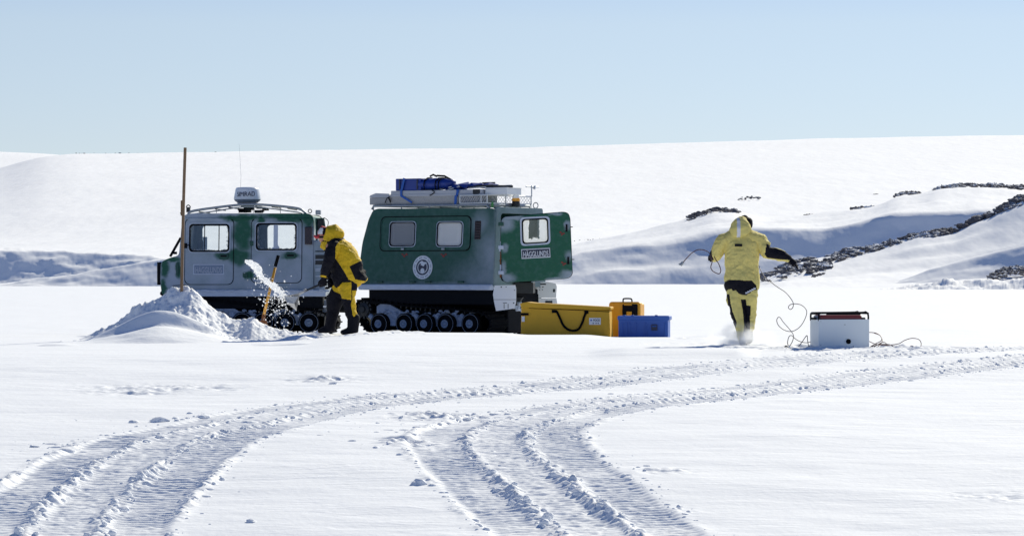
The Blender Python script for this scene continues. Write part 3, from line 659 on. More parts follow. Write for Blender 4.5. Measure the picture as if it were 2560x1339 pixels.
# ------------------------------------------------------------------ the articulated tracked vehicle
VZ = (HY - 838) / F * 62.5
root = empty('tracked_vehicle', P(850, 838, 62.5)); 
tag(root, 'green two part tracked snow vehicle, frosted, with laden roof rack and open rear door', 'snow vehicle')
rloc = root.location.copy()
FC = Fr(850, 838, 62.5, R(-3)); FC.o = Vector(rloc)
FFR = (Vector((0, 0, 0)), FC.rz)
RD = 62.1
o_r = P(899, 838, RD); o_r.z = rloc.z
RC = Fr(899, 838, RD, R(-33)); RC.o = Vector(o_r)
RFR = (o_r - rloc, RC.rz)
def q(fr, pts, y=0.0): return [fr.xz(a, b, y) for a, b in pts]
W = 1.87
def lean(zb, k=0.075, z1=0): return lambda p: Vector((p.x, p.y + k * (p.z - zb) if p.y < W / 2 else p.y - k * (p.z - zb), p.z))
def rr_px(fr, x0, y0, x1, y1, r=8, n=5):
    a = fr.xz(x0, y0); b = fr.xz(x1, y1); return rrect(a[0], b[1], b[0], a[1], r / 128, n)
def bl(fr, lst):
    out = []
    for (px, py, rx, ry) in lst:
        x, z = fr.xz(px, py); sx = abs(fr.xz(px + rx, py)[0] - x); out.append((x, z, max(sx, .01), ry / 128))
    return out
frosted_paint('cab_green', (0.004, 0.085, 0.048), bl(FC, [(606, 580, 26, 62), (596, 640, 34, 22), (720, 541, 80, 14), (600, 544, 60, 9), (413, 668, 10, 30), (446, 672, 10, 24), (406, 720, 9, 24), (652, 560, 12, 30), (622, 690, 12, 12), (770, 545, 22, 30), (425, 648, 30, 8), (560, 641, 26, 12), (726, 640, 22, 10)]), [], 0.95, base_frost=1.0, dist=.20, lo=.5, hi=1.3)
frosted_paint('car_green', (0.006, 0.070, 0.048), [], bl(RC, [(1215, 700, 85, 60), (1225, 640, 45, 90), (1240, 560, 14, 70), (1160, 716, 250, 14), (1195, 560, 26, 36), (1080, 714, 200, 7)]), 0.62, base_frost=0.05, dist=.16, lo=.0, hi=1.5, nscale=3)
frosted_paint('frame_green', (0.004, 0.080, 0.045), [], [], 0.8, base_frost=0.62, nscale=3)
glass('window_front', FC.xz(521, 592), (.385, .26), 1.14)
glass('window_second', FC.xz(690, 589), (.385, .265), 1.12)
glass('window_rear_a', RC.xz(1001, 585), (.30, .24), .9, frost_all=.82, frost_col=(.52, .54, .58), nscale=5)
glass('window_rear_b', RC.xz(1119, 585), (.29, .24), .7, frost_all=.90, frost_col=(.92, .93, .94), nscale=4)  # near-white frost colour imitates light coming through from the far windows

def car_shell(fr, frt, outline, holes, mname, far_shift=0.0, open_edges=(), nm='body'):
    out = rpoly(q(fr, outline), .06)
    zb = min(p[1] for p in out); ln = lean(zb)
    m = MB(); hs = [rr_px(fr, *h) for h in holes]
    m.panel(out, hs, 0.0, 0.035, 0, bevel=0.006)
    hs2 = [[(x + far_shift, z) for x, z in h] for h in hs]
    m.panel(out, hs2, W - .035, W, 0, bevel=0.006)
    # skin wrapped from side to side
    n = len(out); vs = []; ys = [0.02, W * .5, W - .02]
    inner = shrink(out, .012)
    for y in ys: vs += [(x, y, z) for x, z in inner]
    fs = []
    for i in range(n):
        j = (i + 1) % n; a, b = inner[i], inner[j]; mx = (a[0] + b[0]) / 2; mz = (a[1] + b[1]) / 2
        if any(x0 < mx < x1 and z0 < mz < z1 and abs(b[1] - a[1]) > .3 for x0, x1, z0, z1 in open_edges): continue
        for k in range(2): fs.append((k * n + i, (k + 1) * n + i, (k + 1) * n + j, k * n + j))
    m.add(vs, fs, 0)
    m.deform(ln); o = m.build(nm, [mname], root, fr=frt)
    return o, ln, out, zb

# ---- front car
f_out = [(404, 736), (400, 700), (401, 655), (418, 646), (446, 638), (453, 546), (459, 537), (474, 533), (768, 533), (779, 537), (782, 548), (783, 736)]
holes = [(473, 561, 571, 628, 9), (640, 559, 739, 624, 9)]
xw = FC.xz(449, 590)
body, lnF, outF, zbF = car_shell(FC, FFR, f_out, holes, 'cab_green', nm='cab_body')
m = MB()   # roof edge moulding and lower step ledge with snow lying on it
a, b = FC.xz(462, 546), FC.xz(781, 549); m.box(((a[0] + b[0]) / 2, -.012, a[1]), (b[0] - a[0], .03, .025), 0)
m.deform(lnF); m.build('roof_moulding', ['cab_green'], root, fr=FFR, bevel=.006)
m = MB(); a, b = FC.xz(470, 728), FC.xz(815, 740); m.box(((a[0] + b[0]) / 2, .02, (a[1] + b[1]) / 2), (b[0] - a[0], .16, a[1] - b[1] + .01), 0)
for i in range(26):
    x = a[0] + (b[0] - a[0]) * i / 25; m.chunk((x, -.05, a[1] + .01), (.22, .08, .06), 0)
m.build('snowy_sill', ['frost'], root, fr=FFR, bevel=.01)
def door(fr, frt, dpx, wpx, gl, nm, ln, handle=None, plate=None):
    m = MB(); out = rr_px(fr, *dpx); hole = rr_px(fr, *wpx)
    m.panel(out, [shrink(hole, -.004)], -.016, .0, 0, bevel=.003); m.deform(ln); o = m.build(nm, ['cab_green'], root, fr=frt)
    m = MB(); m.ring(shrink(out, -.012), shrink(out, .004), -.006, .008, 0)
    m.deform(ln); m.build('door_seal', ['black_rubber'], o)
    m = MB(); m.ring(shrink(hole, -.045), shrink(hole, -.028), -.028, -.014, 0); m.ring(shrink(hole, -.012), shrink(hole, .016), -.03, -.012, 1)
    m.ring(shrink(hole, -.028), shrink(hole, -.012), -.022, -.014, 2)
    m.deform(ln); m.build('window_frame', ['cab_green', 'black_rubber', 'frost'], o)
    m = MB(); m.prism(shrink(hole, .002), -.006, -.002); m.deform(ln); m.build('window_glass', [gl], o)
    if handle:
        a, b = fr.xz(handle[0], handle[1]), fr.xz(handle[2], handle[3]); m = MB()
        m.box(((a[0] + b[0]) / 2, -.03, (a[1] + b[1]) / 2), (b[0] - a[0], .03, a[1] - b[1]), 0); m.box(((a[0] + b[0]) / 2, -.05, (a[1] + b[1]) / 2 + .01), ((b[0] - a[0]) * .7, .02, .03), 1)
        m.deform(ln); m.build('door_handle', ['green', 'black_paint'], o, bevel=.005)
    if plate:
        a, b = fr.xz(plate[0], plate[1]), fr.xz(plate[2], plate[3]); cx, cz = (a[0] + b[0]) / 2, (a[1] + b[1]) / 2; w, h = b[0] - a[0], a[1] - b[1]
        m = MB(); m.box((cx, -.022, cz), (w, .012, h), 0); m.box((cx, -.0285, cz), (w * .94, .006, h * .82), 1)
        m.text('HÄGGLUNDS', (cx, cz), w * .86, h * .70, -.0335, 2, .003, bold=.014)
        m.deform(ln); m.build('name_plate', ['frost', 'plate_frosted', 'letter_frosted'], o)
    return o
d1 = door(FC, FFR, (462, 546, 582, 710, 14), holes[0], 'window_front', 'door', lnF, (548, 634, 570, 648), (483, 660, 560, 686))
d2 = door(FC, FFR, (628, 546, 753, 706, 14), holes[1], 'window_second', 'door', lnF, (714, 633, 738, 646))
for px in (510, 546):
    m = MB(); a, b = FC.xz(px, 562), FC.xz(px, 627); m.box((a[0], .0, (a[1] + b[1]) / 2), (.018, .012, a[1] - b[1]), 0)
    m.deform(lnF); m.build('sliding_sash', ['black_paint'], d1)
m = MB(); a, b = FC.xz(688, 560), FC.xz(688, 623); m.box((a[0], -.002, (a[1] + b[1]) / 2), (.085, .012, a[1] - b[1]), 0)
for k in range(26):
    t = random.random(); m.chunk((a[0] + random.uniform(-.09, .09) * (1 - t) ** 2, -.006, b[1] + t * .17), (.05, .012, .05), 0)
m.deform(lnF); m.build('sliding_sash', ['frost'], d2)
# inside of the cab
m = MB(); a, b = FC.xz(460, 636), FC.xz(775, 640); m.box(((a[0] + b[0]) / 2, W / 2, a[1] - .03), (b[0] - a[0], W - .2, .05), 0)
a = FC.xz(613, 600); m.box((a[0], W / 2, a[1]), (.1, W - .25, .5), 0)
m.build('cabin_floor_panel', ['cabin_lining'], root, fr=FFR)
for px in (500, 655):
    for y in (.45, 1.35):
        m = MB(); a = FC.xz(px, 618, y); m.box((a[0], y, a[1]), (.10, .42, .30), 0, taper=.8); m.build('seat_back', ['cabin_lining'], root, fr=FFR, bevel=.03)
# windscreen
m = MB(); a, b = FC.xz(452, 560), FC.xz(447, 632)
m.add([(a[0] - .006, .25, a[1]), (a[0] - .006, W - .25, a[1]), (b[0] - .012, W - .2, b[1]), (b[0] - .012, .2, b[1])], [(0, 1, 2, 3)], 0); m.build('windscreen', ['plate_dark'], root, fr=FFR)
# nose
m = MB(); 
a, b = FC.xz(391, 655), FC.xz(400, 712); m.box(((a[0] + b[0]) / 2, .32, (a[1] + b[1]) / 2), (abs(b[0] - a[0]), .5, a[1] - b[1]), 0); m.build('headlight_guard', ['black_paint'], root, fr=FFR, bevel=.012)
m = MB(); m.box(((a[0] + b[0]) / 2, W - .32, (a[1] + b[1]) / 2), (abs(b[0] - a[0]), .5, a[1] - b[1]), 0); m.build('headlight_guard', ['black_paint'], root, fr=FFR, bevel=.012)
for y in (.3, W - .3):
    m = MB(); c = FC.xz(395, 680); m.lathe((c[0] + .03, y, c[1]), [(0.0, 0), (.05, 0), (.05, .02), (0, .02)], 'y', 14); m.build('headlight', ['alu'], root, fr=FFR)
m = MB(); c = FC.xz(404, 733); m.tube([(c[0], .1, c[1]), (c[0], W - .1, c[1])], .05, 10); m.build('front_bumper', ['black_paint'], root, fr=FFR)
m = MB(); a, b = FC.xz(450, 594), FC.xz(424, 641); m.tube([(a[0], .10, a[1]), (b[0], .07, b[1])], .026, 8); 
c = FC.xz(437, 632); m.box((c[0], .05, c[1]), (.07, .03, .05)); m.build('windscreen_brace', ['black_paint'], root, fr=FFR)
m = MB(); c = FC.xz(468, 614); m.box((c[0] - .02, -.08, c[1]), (.05, .12, .10), 0); m.tube([(c[0] - .1, -.02, c[1]), (c[0] + .05, -.1, c[1] + .01)], .012, 6); m.build('side_mirror', ['black_paint'], root, fr=FFR, bevel=.008)
m = MB(); c = FC.xz(510, 608, W + .12); m.box((c[0], W + .12, c[1]), (.13, .04, .26), 0); m.tube([(c[0] - .16, W - .02, c[1]), (c[0], W + .1, c[1])], .012, 6); m.build('side_mirror', ['radome_base'], root, fr=FFR, bevel=.02)
# green patches of hinges, latches on the body
for (px, py, w, h) in ((443, 672, 7, 30), (613, 688, 12, 10), (641, 694, 12, 5), (628, 608, 9, 12)):
    m = MB(); c = FC.xz(px, py); m.box((c[0], -.012, c[1]), (w / 128, .03, h / 128), 0)
    m.deform(lnF); m.build('body_latch', ['green'], root, fr=FFR, bevel=.01)
m = MB(); c = FC.xz(440, 714); m.tube([(c[0] - .06, -.02, c[1]), (c[0] + .2, -.02, c[1] + .02)], .006, 6); m.build('grab_wire', ['black_paint'], root, fr=FFR)
# back part of the cab : louvred panel, tail lamp, mast bracket
m = MB(); a, b = FC.xz(783, 600, .08), FC.xz(812, 736, .08); m.box(((a[0] + b[0]) / 2, W / 2, (a[1] + b[1]) / 2), (b[0] - a[0], W - .16, a[1] - b[1]), 0)
m.build('engine_bay', ['cab_green'], root, fr=FFR, bevel=.02)
for py in (628, 642, 656, 672, 676, 690):
    m = MB(); a, b = FC.xz(786, py), FC.xz(811, py); m.box(((a[0] + b[0]) / 2, .075, a[1]), (b[0] - a[0] - .02, .02, .02 if py not in (642, 656) else .08), 1 if py in (628, 642, 656) else 0)
    m.build('louvre', ['frost', 'dark_metal'], root, fr=FFR)
m = MB(); a, b = FC.xz(762, 567), FC.xz(780, 611); m.box(((a[0] + b[0]) / 2, -.05, (a[1] + b[1]) / 2), (b[0] - a[0], .10, a[1] - b[1]), 0); m.deform(lnF); m.build('tail_lamp', ['lens_dark'], root, fr=FFR, bevel=.015)
m = MB()
c0 = FC.xz(792, 606); 
for (p1, p2, r) in (((786, 545), (788, 612), .022), ((803, 545), (814, 612), .022), ((786, 560), (806, 580), .014), ((806, 560), (788, 585), .014), ((786, 548), (806, 546), .02)):
    a, b = FC.xz(*p1), FC.xz(*p2); m.tube([(a[0], .35, a[1]), (b[0], .30, b[1])], r, 6, 0)
m.build('mast_bracket', ['green'], root, fr=FFR)
m = MB(); c = FC.xz(797, 561); m.box((c[0], .36, c[1]), (.12, .14, .22), 0); c = FC.xz(800, 574); m.box((c[0], .3, c[1]), (.07, .1, .12), 1)
c = FC.xz(791, 530); m.box((c[0], .33, c[1]), (.10, .12, .09), 2); m.build('winch_unit', ['dark_metal', 'rust', 'grey_metal'], root, fr=FFR, bevel=.012)
m = MB(); cc = [FC.xz(*t) for t in ((806, 543), (816, 552), (814, 566), (806, 572))]; m.tube([Vector((x, .3, z)) for x, z in [tuple(p) for p in catmull(cc, 5)]], .007, 5); m.build('cable', ['black_rubber'], root, fr=FFR)
for px, py in ((772, 527), (451, 532)):
    m = MB(); c = FC.xz(px, py); m.torus((c[0], .2, c[1]), .035 if px > 600 else .028, .009, 16, 6); m.build('lifting_ring', ['dark_metal'], root, fr=FFR)
# arched roof rails
for y in (.22, W - .22):
    m = MB(); pts = catmull([(470, 536), (480, 528), (530, 520), (600, 512), (660, 512), (740, 520), (760, 529), (765, 534)], 6)
    pp = [FC(a, b, y) for a, b in pts]; m.tube([Vector((p.x, y, p.z)) for p in pp], .024, 8)
    pts = catmull([(474, 536), (540, 527), (600, 518), (650, 518), (755, 532)], 6); pp = [FC(a, b, y) for a, b in pts]; m.tube([Vector((p.x, y + .03, p.z)) for p in pp], .012, 6)
    m.build('roof_rail', ['grey_metal'], root, fr=FFR, smooth=True)
m = MB()
for px in (498, 538, 572, 604, 640, 680, 720):
    py = float(np.interp(px, [470, 530, 600, 660, 740], [531, 520, 512, 512, 520])) + 3; c = FC(px, py, .22); m.tube([(c.x, .22, c.z), (c.x, W - .22, c.z)], .012, 6)
for px in (540, 596, 632, 700):
    c = FC(px, 520, .3); m.tube([(c.x, .3, c.z + .02), (c.x + .01, .3, c.z - .10)], .006, 5)
m.build('rail_crossbar', ['dark_metal'], root, fr=FFR)
m = MB(); rd = random.Random(3)
for i in range(16):
    px = rd.uniform(604, 662); c = FC(px, rd.uniform(516, 529), .8); m.box((c.x, .8 + rd.uniform(-.2, .3), c.z), (rd.uniform(.05, .16), .15, rd.uniform(.03, .07)), i % 2)
m.build('wiring_gear', ['dark_metal', 'black_paint'], root, fr=FFR, bevel=.006)
m = MB(); c = FC.xz(463, 523); m.box((c[0], .4, c[1]), (.07, .10, .10), 0); m.tube([Vector((c[0] + .04 * math.cos(t / 6), .4, c[1] + .04 + .05 * math.sin(t / 6))) for t in range(0, 19)], .012, 6); m.build('work_lamp', ['dark_metal'], root, fr=FFR, bevel=.01)
# radar dome
c = FC(618.5, 507, .95); k = 1 / 126.5
m = MB(); m.lathe((c.x, .95, c.z), [(0, .0), (.20, .0), (.215, .015), (.255, .045), (.265, .07)], 'z', 40, 1)
m.lathe((c.x, .95, c.z), [(.268, .068), (.268, .085), (.262, .13), (.25, .19), (.238, .255), (.225, .292), (.20, .305), (.10, .312), (0, .313)], 'z', 40, 0)
tv = MB(); tv.text('SIMRAD', (0, 0), 49 * k, 11.5 * k, 0, 2, .002, bold=0.0)
for i, p in enumerate(tv.v):
    x, y, z = p; rr_ = .259 + .013 - (z) * .12; a = x / rr_; tv.v[i] = (c.x + math.sin(a) * (rr_ - y), .95 - math.cos(a) * (rr_ - y), c.z + .17 + z + x * .03)
m.add(tv.v, tv.f, 2); o = m.build('radar_dome', ['radome', 'radome_base', 'letter_dark'], root, fr=FFR, smooth=False)
for pl in o.data.polygons: pl.use_smooth = pl.material_index < 2
m = MB(); m.box((c.x, .95, c.z - .03), (.36, .3, .05), 0); m.build('radar_mount', ['grey_panel'], root, fr=FFR)
m = MB(); a = FC(600, 515, 1.2); b = FC(602.5, 440, 1.2); e = FC(598, 360, 1.2); m.tube([(a.x, 1.2, a.z), (b.x, 1.2, b.z), (e.x, 1.2, e.z)], [.004, .0025, .0015], 5); m.build('whip_antenna', ['grey_metal'], root, fr=FFR)

# ---- undercarriage, shared by both cars
def belt(pts, y0, y1, frt, nm='track_belt'):
    loop = catmull(pts, 10, closed=True); n = len(loop); L2 = [Vector((p[0], p[1])) for p in loop]
    m = MB(); nr = []
    for i in range(n):
        t = (L2[(i + 1) % n] - L2[i - 1]).normalized(); nr.append(Vector((-t.y, t.x)))
    area = sum(L2[i - 1].x * L2[i].y - L2[i - 1].y * L2[i].x for i in range(n)); sg = -1 if area > 0 else 1
    vs = []
    for i in range(n):
        for (o, y) in ((0, y0), (.03, y0), (.03, y1), (0, y1)):
            p = L2[i] + nr[i] * sg * o; vs.append((p.x, y, p.y))
    m.add(vs, [(i * 4 + j, ((i + 1) % n) * 4 + j, ((i + 1) % n) * 4 + (j + 1) % 4, i * 4 + (j + 1) % 4) for i in range(n) for j in range(4)], 0)
    acc = 0; last = L2[0]
    for i in range(1, n):
        acc += (L2[i] - last).length; last = L2[i]
        if acc > .085:
            acc = 0; p = L2[i] + nr[i] * sg * .045; a = math.atan2(nr[i].y * sg, nr[i].x * sg)
            rot = Matrix.Rotation(-(a - math.pi / 2), 3, 'Y'); m.box((p.x, (y0 + y1) / 2, p.y), (.028, (y1 - y0), .035), 0, rot)
            p2 = L2[i] - nr[i] * sg * .03; m.box((p2.x, y0 + .16, p2.y), (.03, .03, .06), 1, rot)
    return m.build(nm, ['black_rubber', 'dark_metal'], root, fr=frt)
def wheel_meshes():
    m = MB(); m.lathe((0, 0, 0), [(.185, 0), (.205, .01), (.205, .10), (.185, .11), (.15, .11), (.15, 0), (.185, 0)], 'y', 32, 0); ty = m.mesh('tyre'); ty.materials.append(MATS['black_rubber'])
    m = MB(); m.lathe((0, 0, 0), [(.176, -.004), (.180, -.006), (.184, -.004)], 'y', 32, 0); ri = m.mesh('rim'); ri.materials.append(MATS['rim_grey'])
    m = MB(); m.lathe((0, 0, 0), [(.16, .03), (.10, .015), (.085, -.02), (.08, -.03), (.055, -.032), (.05, -.015), (.035, -.015), (.03, -.05), (0, -.052)], 'y', 24, 0); hu = m.mesh('hub')
    hu.materials.append(MATS['black_paint']); hu.materials.append(MATS['hub_grey'])
    for p in hu.polygons:
        r = math.hypot(p.center.x, p.center.z); p.material_index = 1 if r < .078 else 0
    for me in (ty, ri, hu): me.polygons.foreach_set('use_smooth', [True] * len(me.polygons))
    return ty, ri, hu
TY, RI, HU = wheel_meshes()
def wheel(fr, frt, px, py, y, grp):
    c = fr(px, py, y); w = empty('road_wheel', (0, 0, 0), 0, root)
    M = Matrix.Translation(frt[0]) @ Matrix.Rotation(frt[1], 4, 'Z') @ Matrix.Translation((c.x, y, c.z)); w.matrix_local = M
    for nm, me in (('tyre', TY), ('rim', RI), ('hub', HU)):
        o = bpy.data.objects.new(nm, me); COL.objects.link(o); o.parent = w
    return c
def undercarriage(fr, frt, dx, belt_px, wheels, sprocket, chassis):
    pts = q(fr, [(a + dx, b) for a, b in belt_px], 0.05)
    belt(pts, .03, .62, frt); belt([(x, z) for x, z in pts], W - .62, W - .03, frt)
    for (px, py) in wheels: wheel(fr, frt, px, py, -.0, '')
    c = fr(*sprocket, .02); m = MB(); m.lathe((c.x, .0, c.z), [(0, .0), (.06, .0), (.07, .03), (.13, .05), (.14, .5), (0, .5)], 'y', 24, 0)
    for k in range(12):
        a = 2 * math.pi * k / 12; m.box((c.x + .15 * math.cos(a), .1, c.z + .15 * math.sin(a)), (.05, .06, .05), 0, Matrix.Rotation(-a, 3, 'Y'))
    m.build('drive_sprocket', ['dark_metal'], root, fr=frt)
    m = MB(); a, b = fr.xz(*chassis[0]), fr.xz(*chassis[1]); m.box(((a[0] + b[0]) / 2, W / 2, (a[1] + b[1]) / 2), (b[0] - a[0], W - .18, a[1] - b[1]), 0)
    m.box(((a[0] + b[0]) / 2, W / 2, .34), ((b[0] - a[0]) * .97, .58, .54), 0); m.box(((a[0] + b[0]) / 2 - .1, .36, .30), ((b[0] - a[0]) * .80, .30, .40), 0)  # black filler boxes added low down, standing in for shade between the tracks
    m.build('chassis', ['black_paint'], root, fr=frt, bevel=.02)
    # snow packed swing arms behind the wheels
    m = MB(); rd = random.Random(11); xs = [fr.xz(px, py)[0] for px, py in wheels]; x0, x1 = min(xs) - .12, max(xs) + .05
    poly = []
    for i in range(24):
        t = i / 23; poly.append((x0 + (x1 - x0) * t, .47 + .16 * math.exp(-((t - .08) / .12) ** 2) + .03 * math.sin(t * 9) + rd.uniform(-.02, .02) - .10 * t))
    poly += [(x1, .20), (x0, .20)]; m.prism(poly, .10, .16, 0)
    for (px, py) in wheels:
        c = fr(px, py, .1); m.tube([(c.x, .09, c.z), (c.x - .2, .09, c.z + .16)], .05, 8, 0)
    m.build('swing_arm', ['shaded_frost'], root, fr=frt)
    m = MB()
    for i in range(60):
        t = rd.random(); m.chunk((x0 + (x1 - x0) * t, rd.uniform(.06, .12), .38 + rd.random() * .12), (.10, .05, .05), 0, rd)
    tag(m.build('packed_snow', ['shaded_frost'], root, fr=frt), kind='stuff')
bpts = [(890, 776), (893, 760), (905, 752), (925, 754), (1000, 764), (1060, 770), (1130, 774), (1200, 784), (1220, 796), (1224, 812), (1214, 828), (1195, 836), (1100, 838), (950, 838), (925, 830), (905, 806), (894, 792)]
undercarriage(RC, RFR, 0, bpts, [(947, 809), (1010, 809), (1061, 809), (1113, 809), (1175, 809)], (906, 773), ((915, 722), (1228, 762)))
fb = [(a * 1.0, b - 2) for a, b in bpts]
undercarriage(FC, FFR, -400, fb, [(545, 806), (605, 806), (658, 806), (712, 806), (772, 806)], (506, 771), ((500, 738), (806, 772)))
m = MB(); a, b = FC.xz(720, 766), FC.xz(822, 768); m.box(((a[0] + b[0]) / 2, .14, a[1]), (b[0] - a[0], .04, .03), 0); m.build('bright_trim', ['alu'], root, fr=FFR)
m = MB(); a, b = FC.xz(758, 748), FC.xz(826, 790); m.box(((a[0] + b[0]) / 2, .5, (a[1] + b[1]) / 2), (b[0] - a[0], .5, a[1] - b[1]), 0); m.build('fuel_tank', ['grey_panel'], root, fr=FFR, bevel=.04)
m = MB(); a = FC(812, 775, W / 2); m.tube([(a.x - .1, W / 2, .55), (a.x + .45, W / 2 - .02, .52), (a.x + .8, W / 2 - .1, .5)], .09, 10); m.tube([(a.x - .1, .45, .75), (a.x + .55, .5, .62)], .05, 8); m.build('steering_joint', ['black_paint'], root, fr=FFR)

# ---- rear car
r_out = [(899, 716), (896, 660), (901, 606), (914, 548), (924, 525), (936, 521), (1222, 520), (1232, 525), (1232, 718)]
holes_r = [(970, 556, 1032, 614, 9), (1088, 556, 1150, 614, 9)]
xr = RC.xz(1232, 600)[0]
rbody, lnR, outR, zbR = car_shell(RC, RFR, r_out, holes_r, 'car_green', open_edges=((xr - .1, xr + .1, -9, 9),), nm='rear_body')
m = MB()   # rear wall with its doorway, built across the car
wall = rpoly([(0.02, zbR), (0.02 + .075 * 1.4, zbR + 1.52), (W - .02 - .075 * 1.4, zbR + 1.52), (W - .02, zbR)], .05)
m.panel(wall, [rrect(.26, zbR + .12, W - .26, zbR + 1.40, .08)], -.02, .02, 0, bevel=.004)
m.v = [(xr - .01 + y, x, z) for x, y, z in m.v]; m.build('rear_frame', ['frame_green'], root, fr=RFR)
m = MB(); m.box((xr / 2 + .1, W / 2, zbR + .06), (xr * .9, W - .1, .06), 0); m.box((xr * .55, W - .35, zbR + .3), (xr * .6, .4, .4), 0); m.build('cargo_floor', ['cabin_lining'], root, fr=RFR)
m = MB(); out = rr_px(RC, 945, 541, 1172, 627, 14); m.ring(out, shrink(out, .018), -.008, .004, 0); m.ring(shrink(out, .018), shrink(out, .03), -.012, .002, 1); m.deform(lnR); m.build('window_recess_seam', ['black_rubber', 'car_green'], root, fr=RFR)
for i, h in enumerate(holes_r):
    hole = rr_px(RC, *h); m = MB(); m.ring(shrink(hole, -.022), shrink(hole, -.010), -.012, .0, 0); m.ring(shrink(hole, -.010), shrink(hole, .008), -.016, .002, 1); m.deform(lnR)
    wf = m.build('window', ['frost', 'black_rubber'], root, fr=RFR)
    m = MB(); m.prism(shrink(hole, .004), .006, .010); m.deform(lnR); m.build('window_glass', ['window_rear_a' if i == 0 else 'window_rear_b'], wf)
    m = MB(); c = RC.xz((h[0] + h[2]) / 2 + (3 if i == 0 else -14), 622); m.box((c[0], -.02, c[1]), (.07, .03, .04), 0); m.deform(lnR); m.build('window_latch', ['grey_metal'], wf, bevel=.008)
for px in (1008, 1106):
    m = MB(); c = RC.xz(px, 637)
    for (dx, dz, w, h, t) in ((-.045, .01, .05, .022, .5), (.0, -.012, .06, .025, -.3), (.05, .012, .045, .03, .8), (0, -.035, .03, .02, 0)):
        m.box((c[0] + dx, -.004, c[1] + dz), (w, .008, h), 0, Matrix.Rotation(t, 3, 'Y'))
    m.deform(lnR); m.build('red_marking', ['red_mark'], root, fr=RFR)
m = MB(); a, b = RC.xz(1182, 552), RC.xz(1196, 598); m.box(((a[0] + b[0]) / 2, -.006, (a[1] + b[1]) / 2), (b[0] - a[0], .02, a[1] - b[1]), 0)
for k in range(7): m.box(((a[0] + b[0]) / 2, -.02, b[1] + .03 + k * .05), ((b[0] - a[0]) * .8, .012, .015), 1)
m.deform(lnR); m.build('side_vent', ['lens_dark', 'black_paint'], root, fr=RFR)
# round crest
c = RC.xz(1055, 668); Rz = 29.5 / 130
def disc(r, n=40): return [(c[0] + r * math.cos(2 * math.pi * k / n), c[1] + r * math.sin(2 * math.pi * k / n)) for k in range(n)]
m = MB(); m.ring(disc(Rz), disc(Rz * .66), -.010, -.001, 0); m.ring(disc(Rz * .66), disc(Rz * .62), -.011, -.001, 1); m.prism(disc(Rz * .62), -.009, -.001, 1)
rd = random.Random(4)
for k in range(44):
    a = 2 * math.pi * k / 44
    if k % 4 != 3: m.box((c[0] + Rz * .83 * math.cos(a), -.011, c[1] + Rz * .83 * math.sin(a)), (Rz * .12, .003, Rz * .05), 2, Matrix.Rotation(-a, 3, 'Y'))
blobp = [(c[0] + Rz * (.30 + .10 * math.sin(3 * t + 1) + .05 * math.sin(5 * t)) * math.cos(t), c[1] + Rz * .32 + Rz * (.20 + .05 * math.sin(4 * t)) * math.sin(t)) for t in [2 * math.pi * k / 24 for k in range(24)]]
m.prism(blobp, -.012, -.008, 0)
m.prism([(c[0] + Rz * .20 * math.cos(t), c[1] - Rz * .30 + Rz * .24 * math.sin(t)) for t in [2 * math.pi * k / 20 for k in range(20)]], -.0125, -.008, 0)
for k in range(16):
    for sg in (-1, 1):
        a = math.pi * (-.42 + .8 * k / 16); m.box((c[0] + sg * Rz * .48 * math.cos(a), -.012, c[1] + Rz * .48 * math.sin(a)), (Rz * .11, .003, Rz * .045), 0, Matrix.Rotation(sg * -a + .6, 3, 'Y'))
m.deform(lnR); m.build('round_crest', ['lettering', 'plate_dark', 'radome_base'], root, fr=RFR)
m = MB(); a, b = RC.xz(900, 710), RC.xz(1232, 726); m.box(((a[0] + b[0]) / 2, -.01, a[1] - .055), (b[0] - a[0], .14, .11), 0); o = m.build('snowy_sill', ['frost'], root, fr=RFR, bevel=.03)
for px in (952, 1033, 1072, 1154): m = MB(); c2 = RC.xz(px, 704); m.box((c2[0], -.03, c2[1]), (.13, .05, .035), 0); m.build('foot_bracket', ['green'], root, fr=RFR, bevel=.01)
m = MB(); c2 = RC.xz(921, 727); m.box((c2[0], .25, c2[1] - .02), (.05, .05, .05), 0); m.box((c2[0] + .01, .25, c2[1] - .09), (.05, .05, .05), 0); m.build('reflector', ['white_paint'], root, fr=RFR)
# mudflaps and hitch at the back
def flap(pts, y, fr=RC):
    p = q(fr, pts, y); m = MB(); m.prism(p, y, y + .03, 0)
    return m
DF = Fr(1250, 720, 60.35, R(-4)); DF.o.z = P(1250, 720, 60.35).z
DFR = (DF.o - rloc, DF.rz)
m = MB()
m.prism(q(DF, [(1236, 713), (1288, 712), (1290, 722), (1290, 748), (1234, 748), (1232, 736)]), .03, .05, 0); m.prism(q(DF, [(1234, 749), (1290, 749), (1289, 760), (1284, 771), (1240, 777), (1237, 765)]), .03, .05, 0)
for (px, py, w, h) in ((1253, 717, 3, 3), (1265, 717, 2, 2), (1262, 757, 10, 1.5), (1284, 757, 3, 3), (1286, 725, 2, 2), (1260, 765, 1.5, 12), (1270, 765, 1.5, 12)): c2 = DF.xz(px, py); m.box((c2[0], .028, c2[1]), (w / 132, .004, h / 132), 1)
m.build('mud_flap', ['white_paint', 'dark_metal'], root, fr=DFR)
m = MB(); yo = 1.5
m.prism(q(DF, [(1341, 706), (1368, 704), (1389, 708), (1392, 716), (1390, 744), (1346, 744), (1346, 735), (1333, 734), (1333, 720)], yo), yo, yo + .02, 0); m.prism(q(DF, [(1346, 745), (1391, 745), (1394, 764), (1347, 764)], yo), yo, yo + .02, 0)
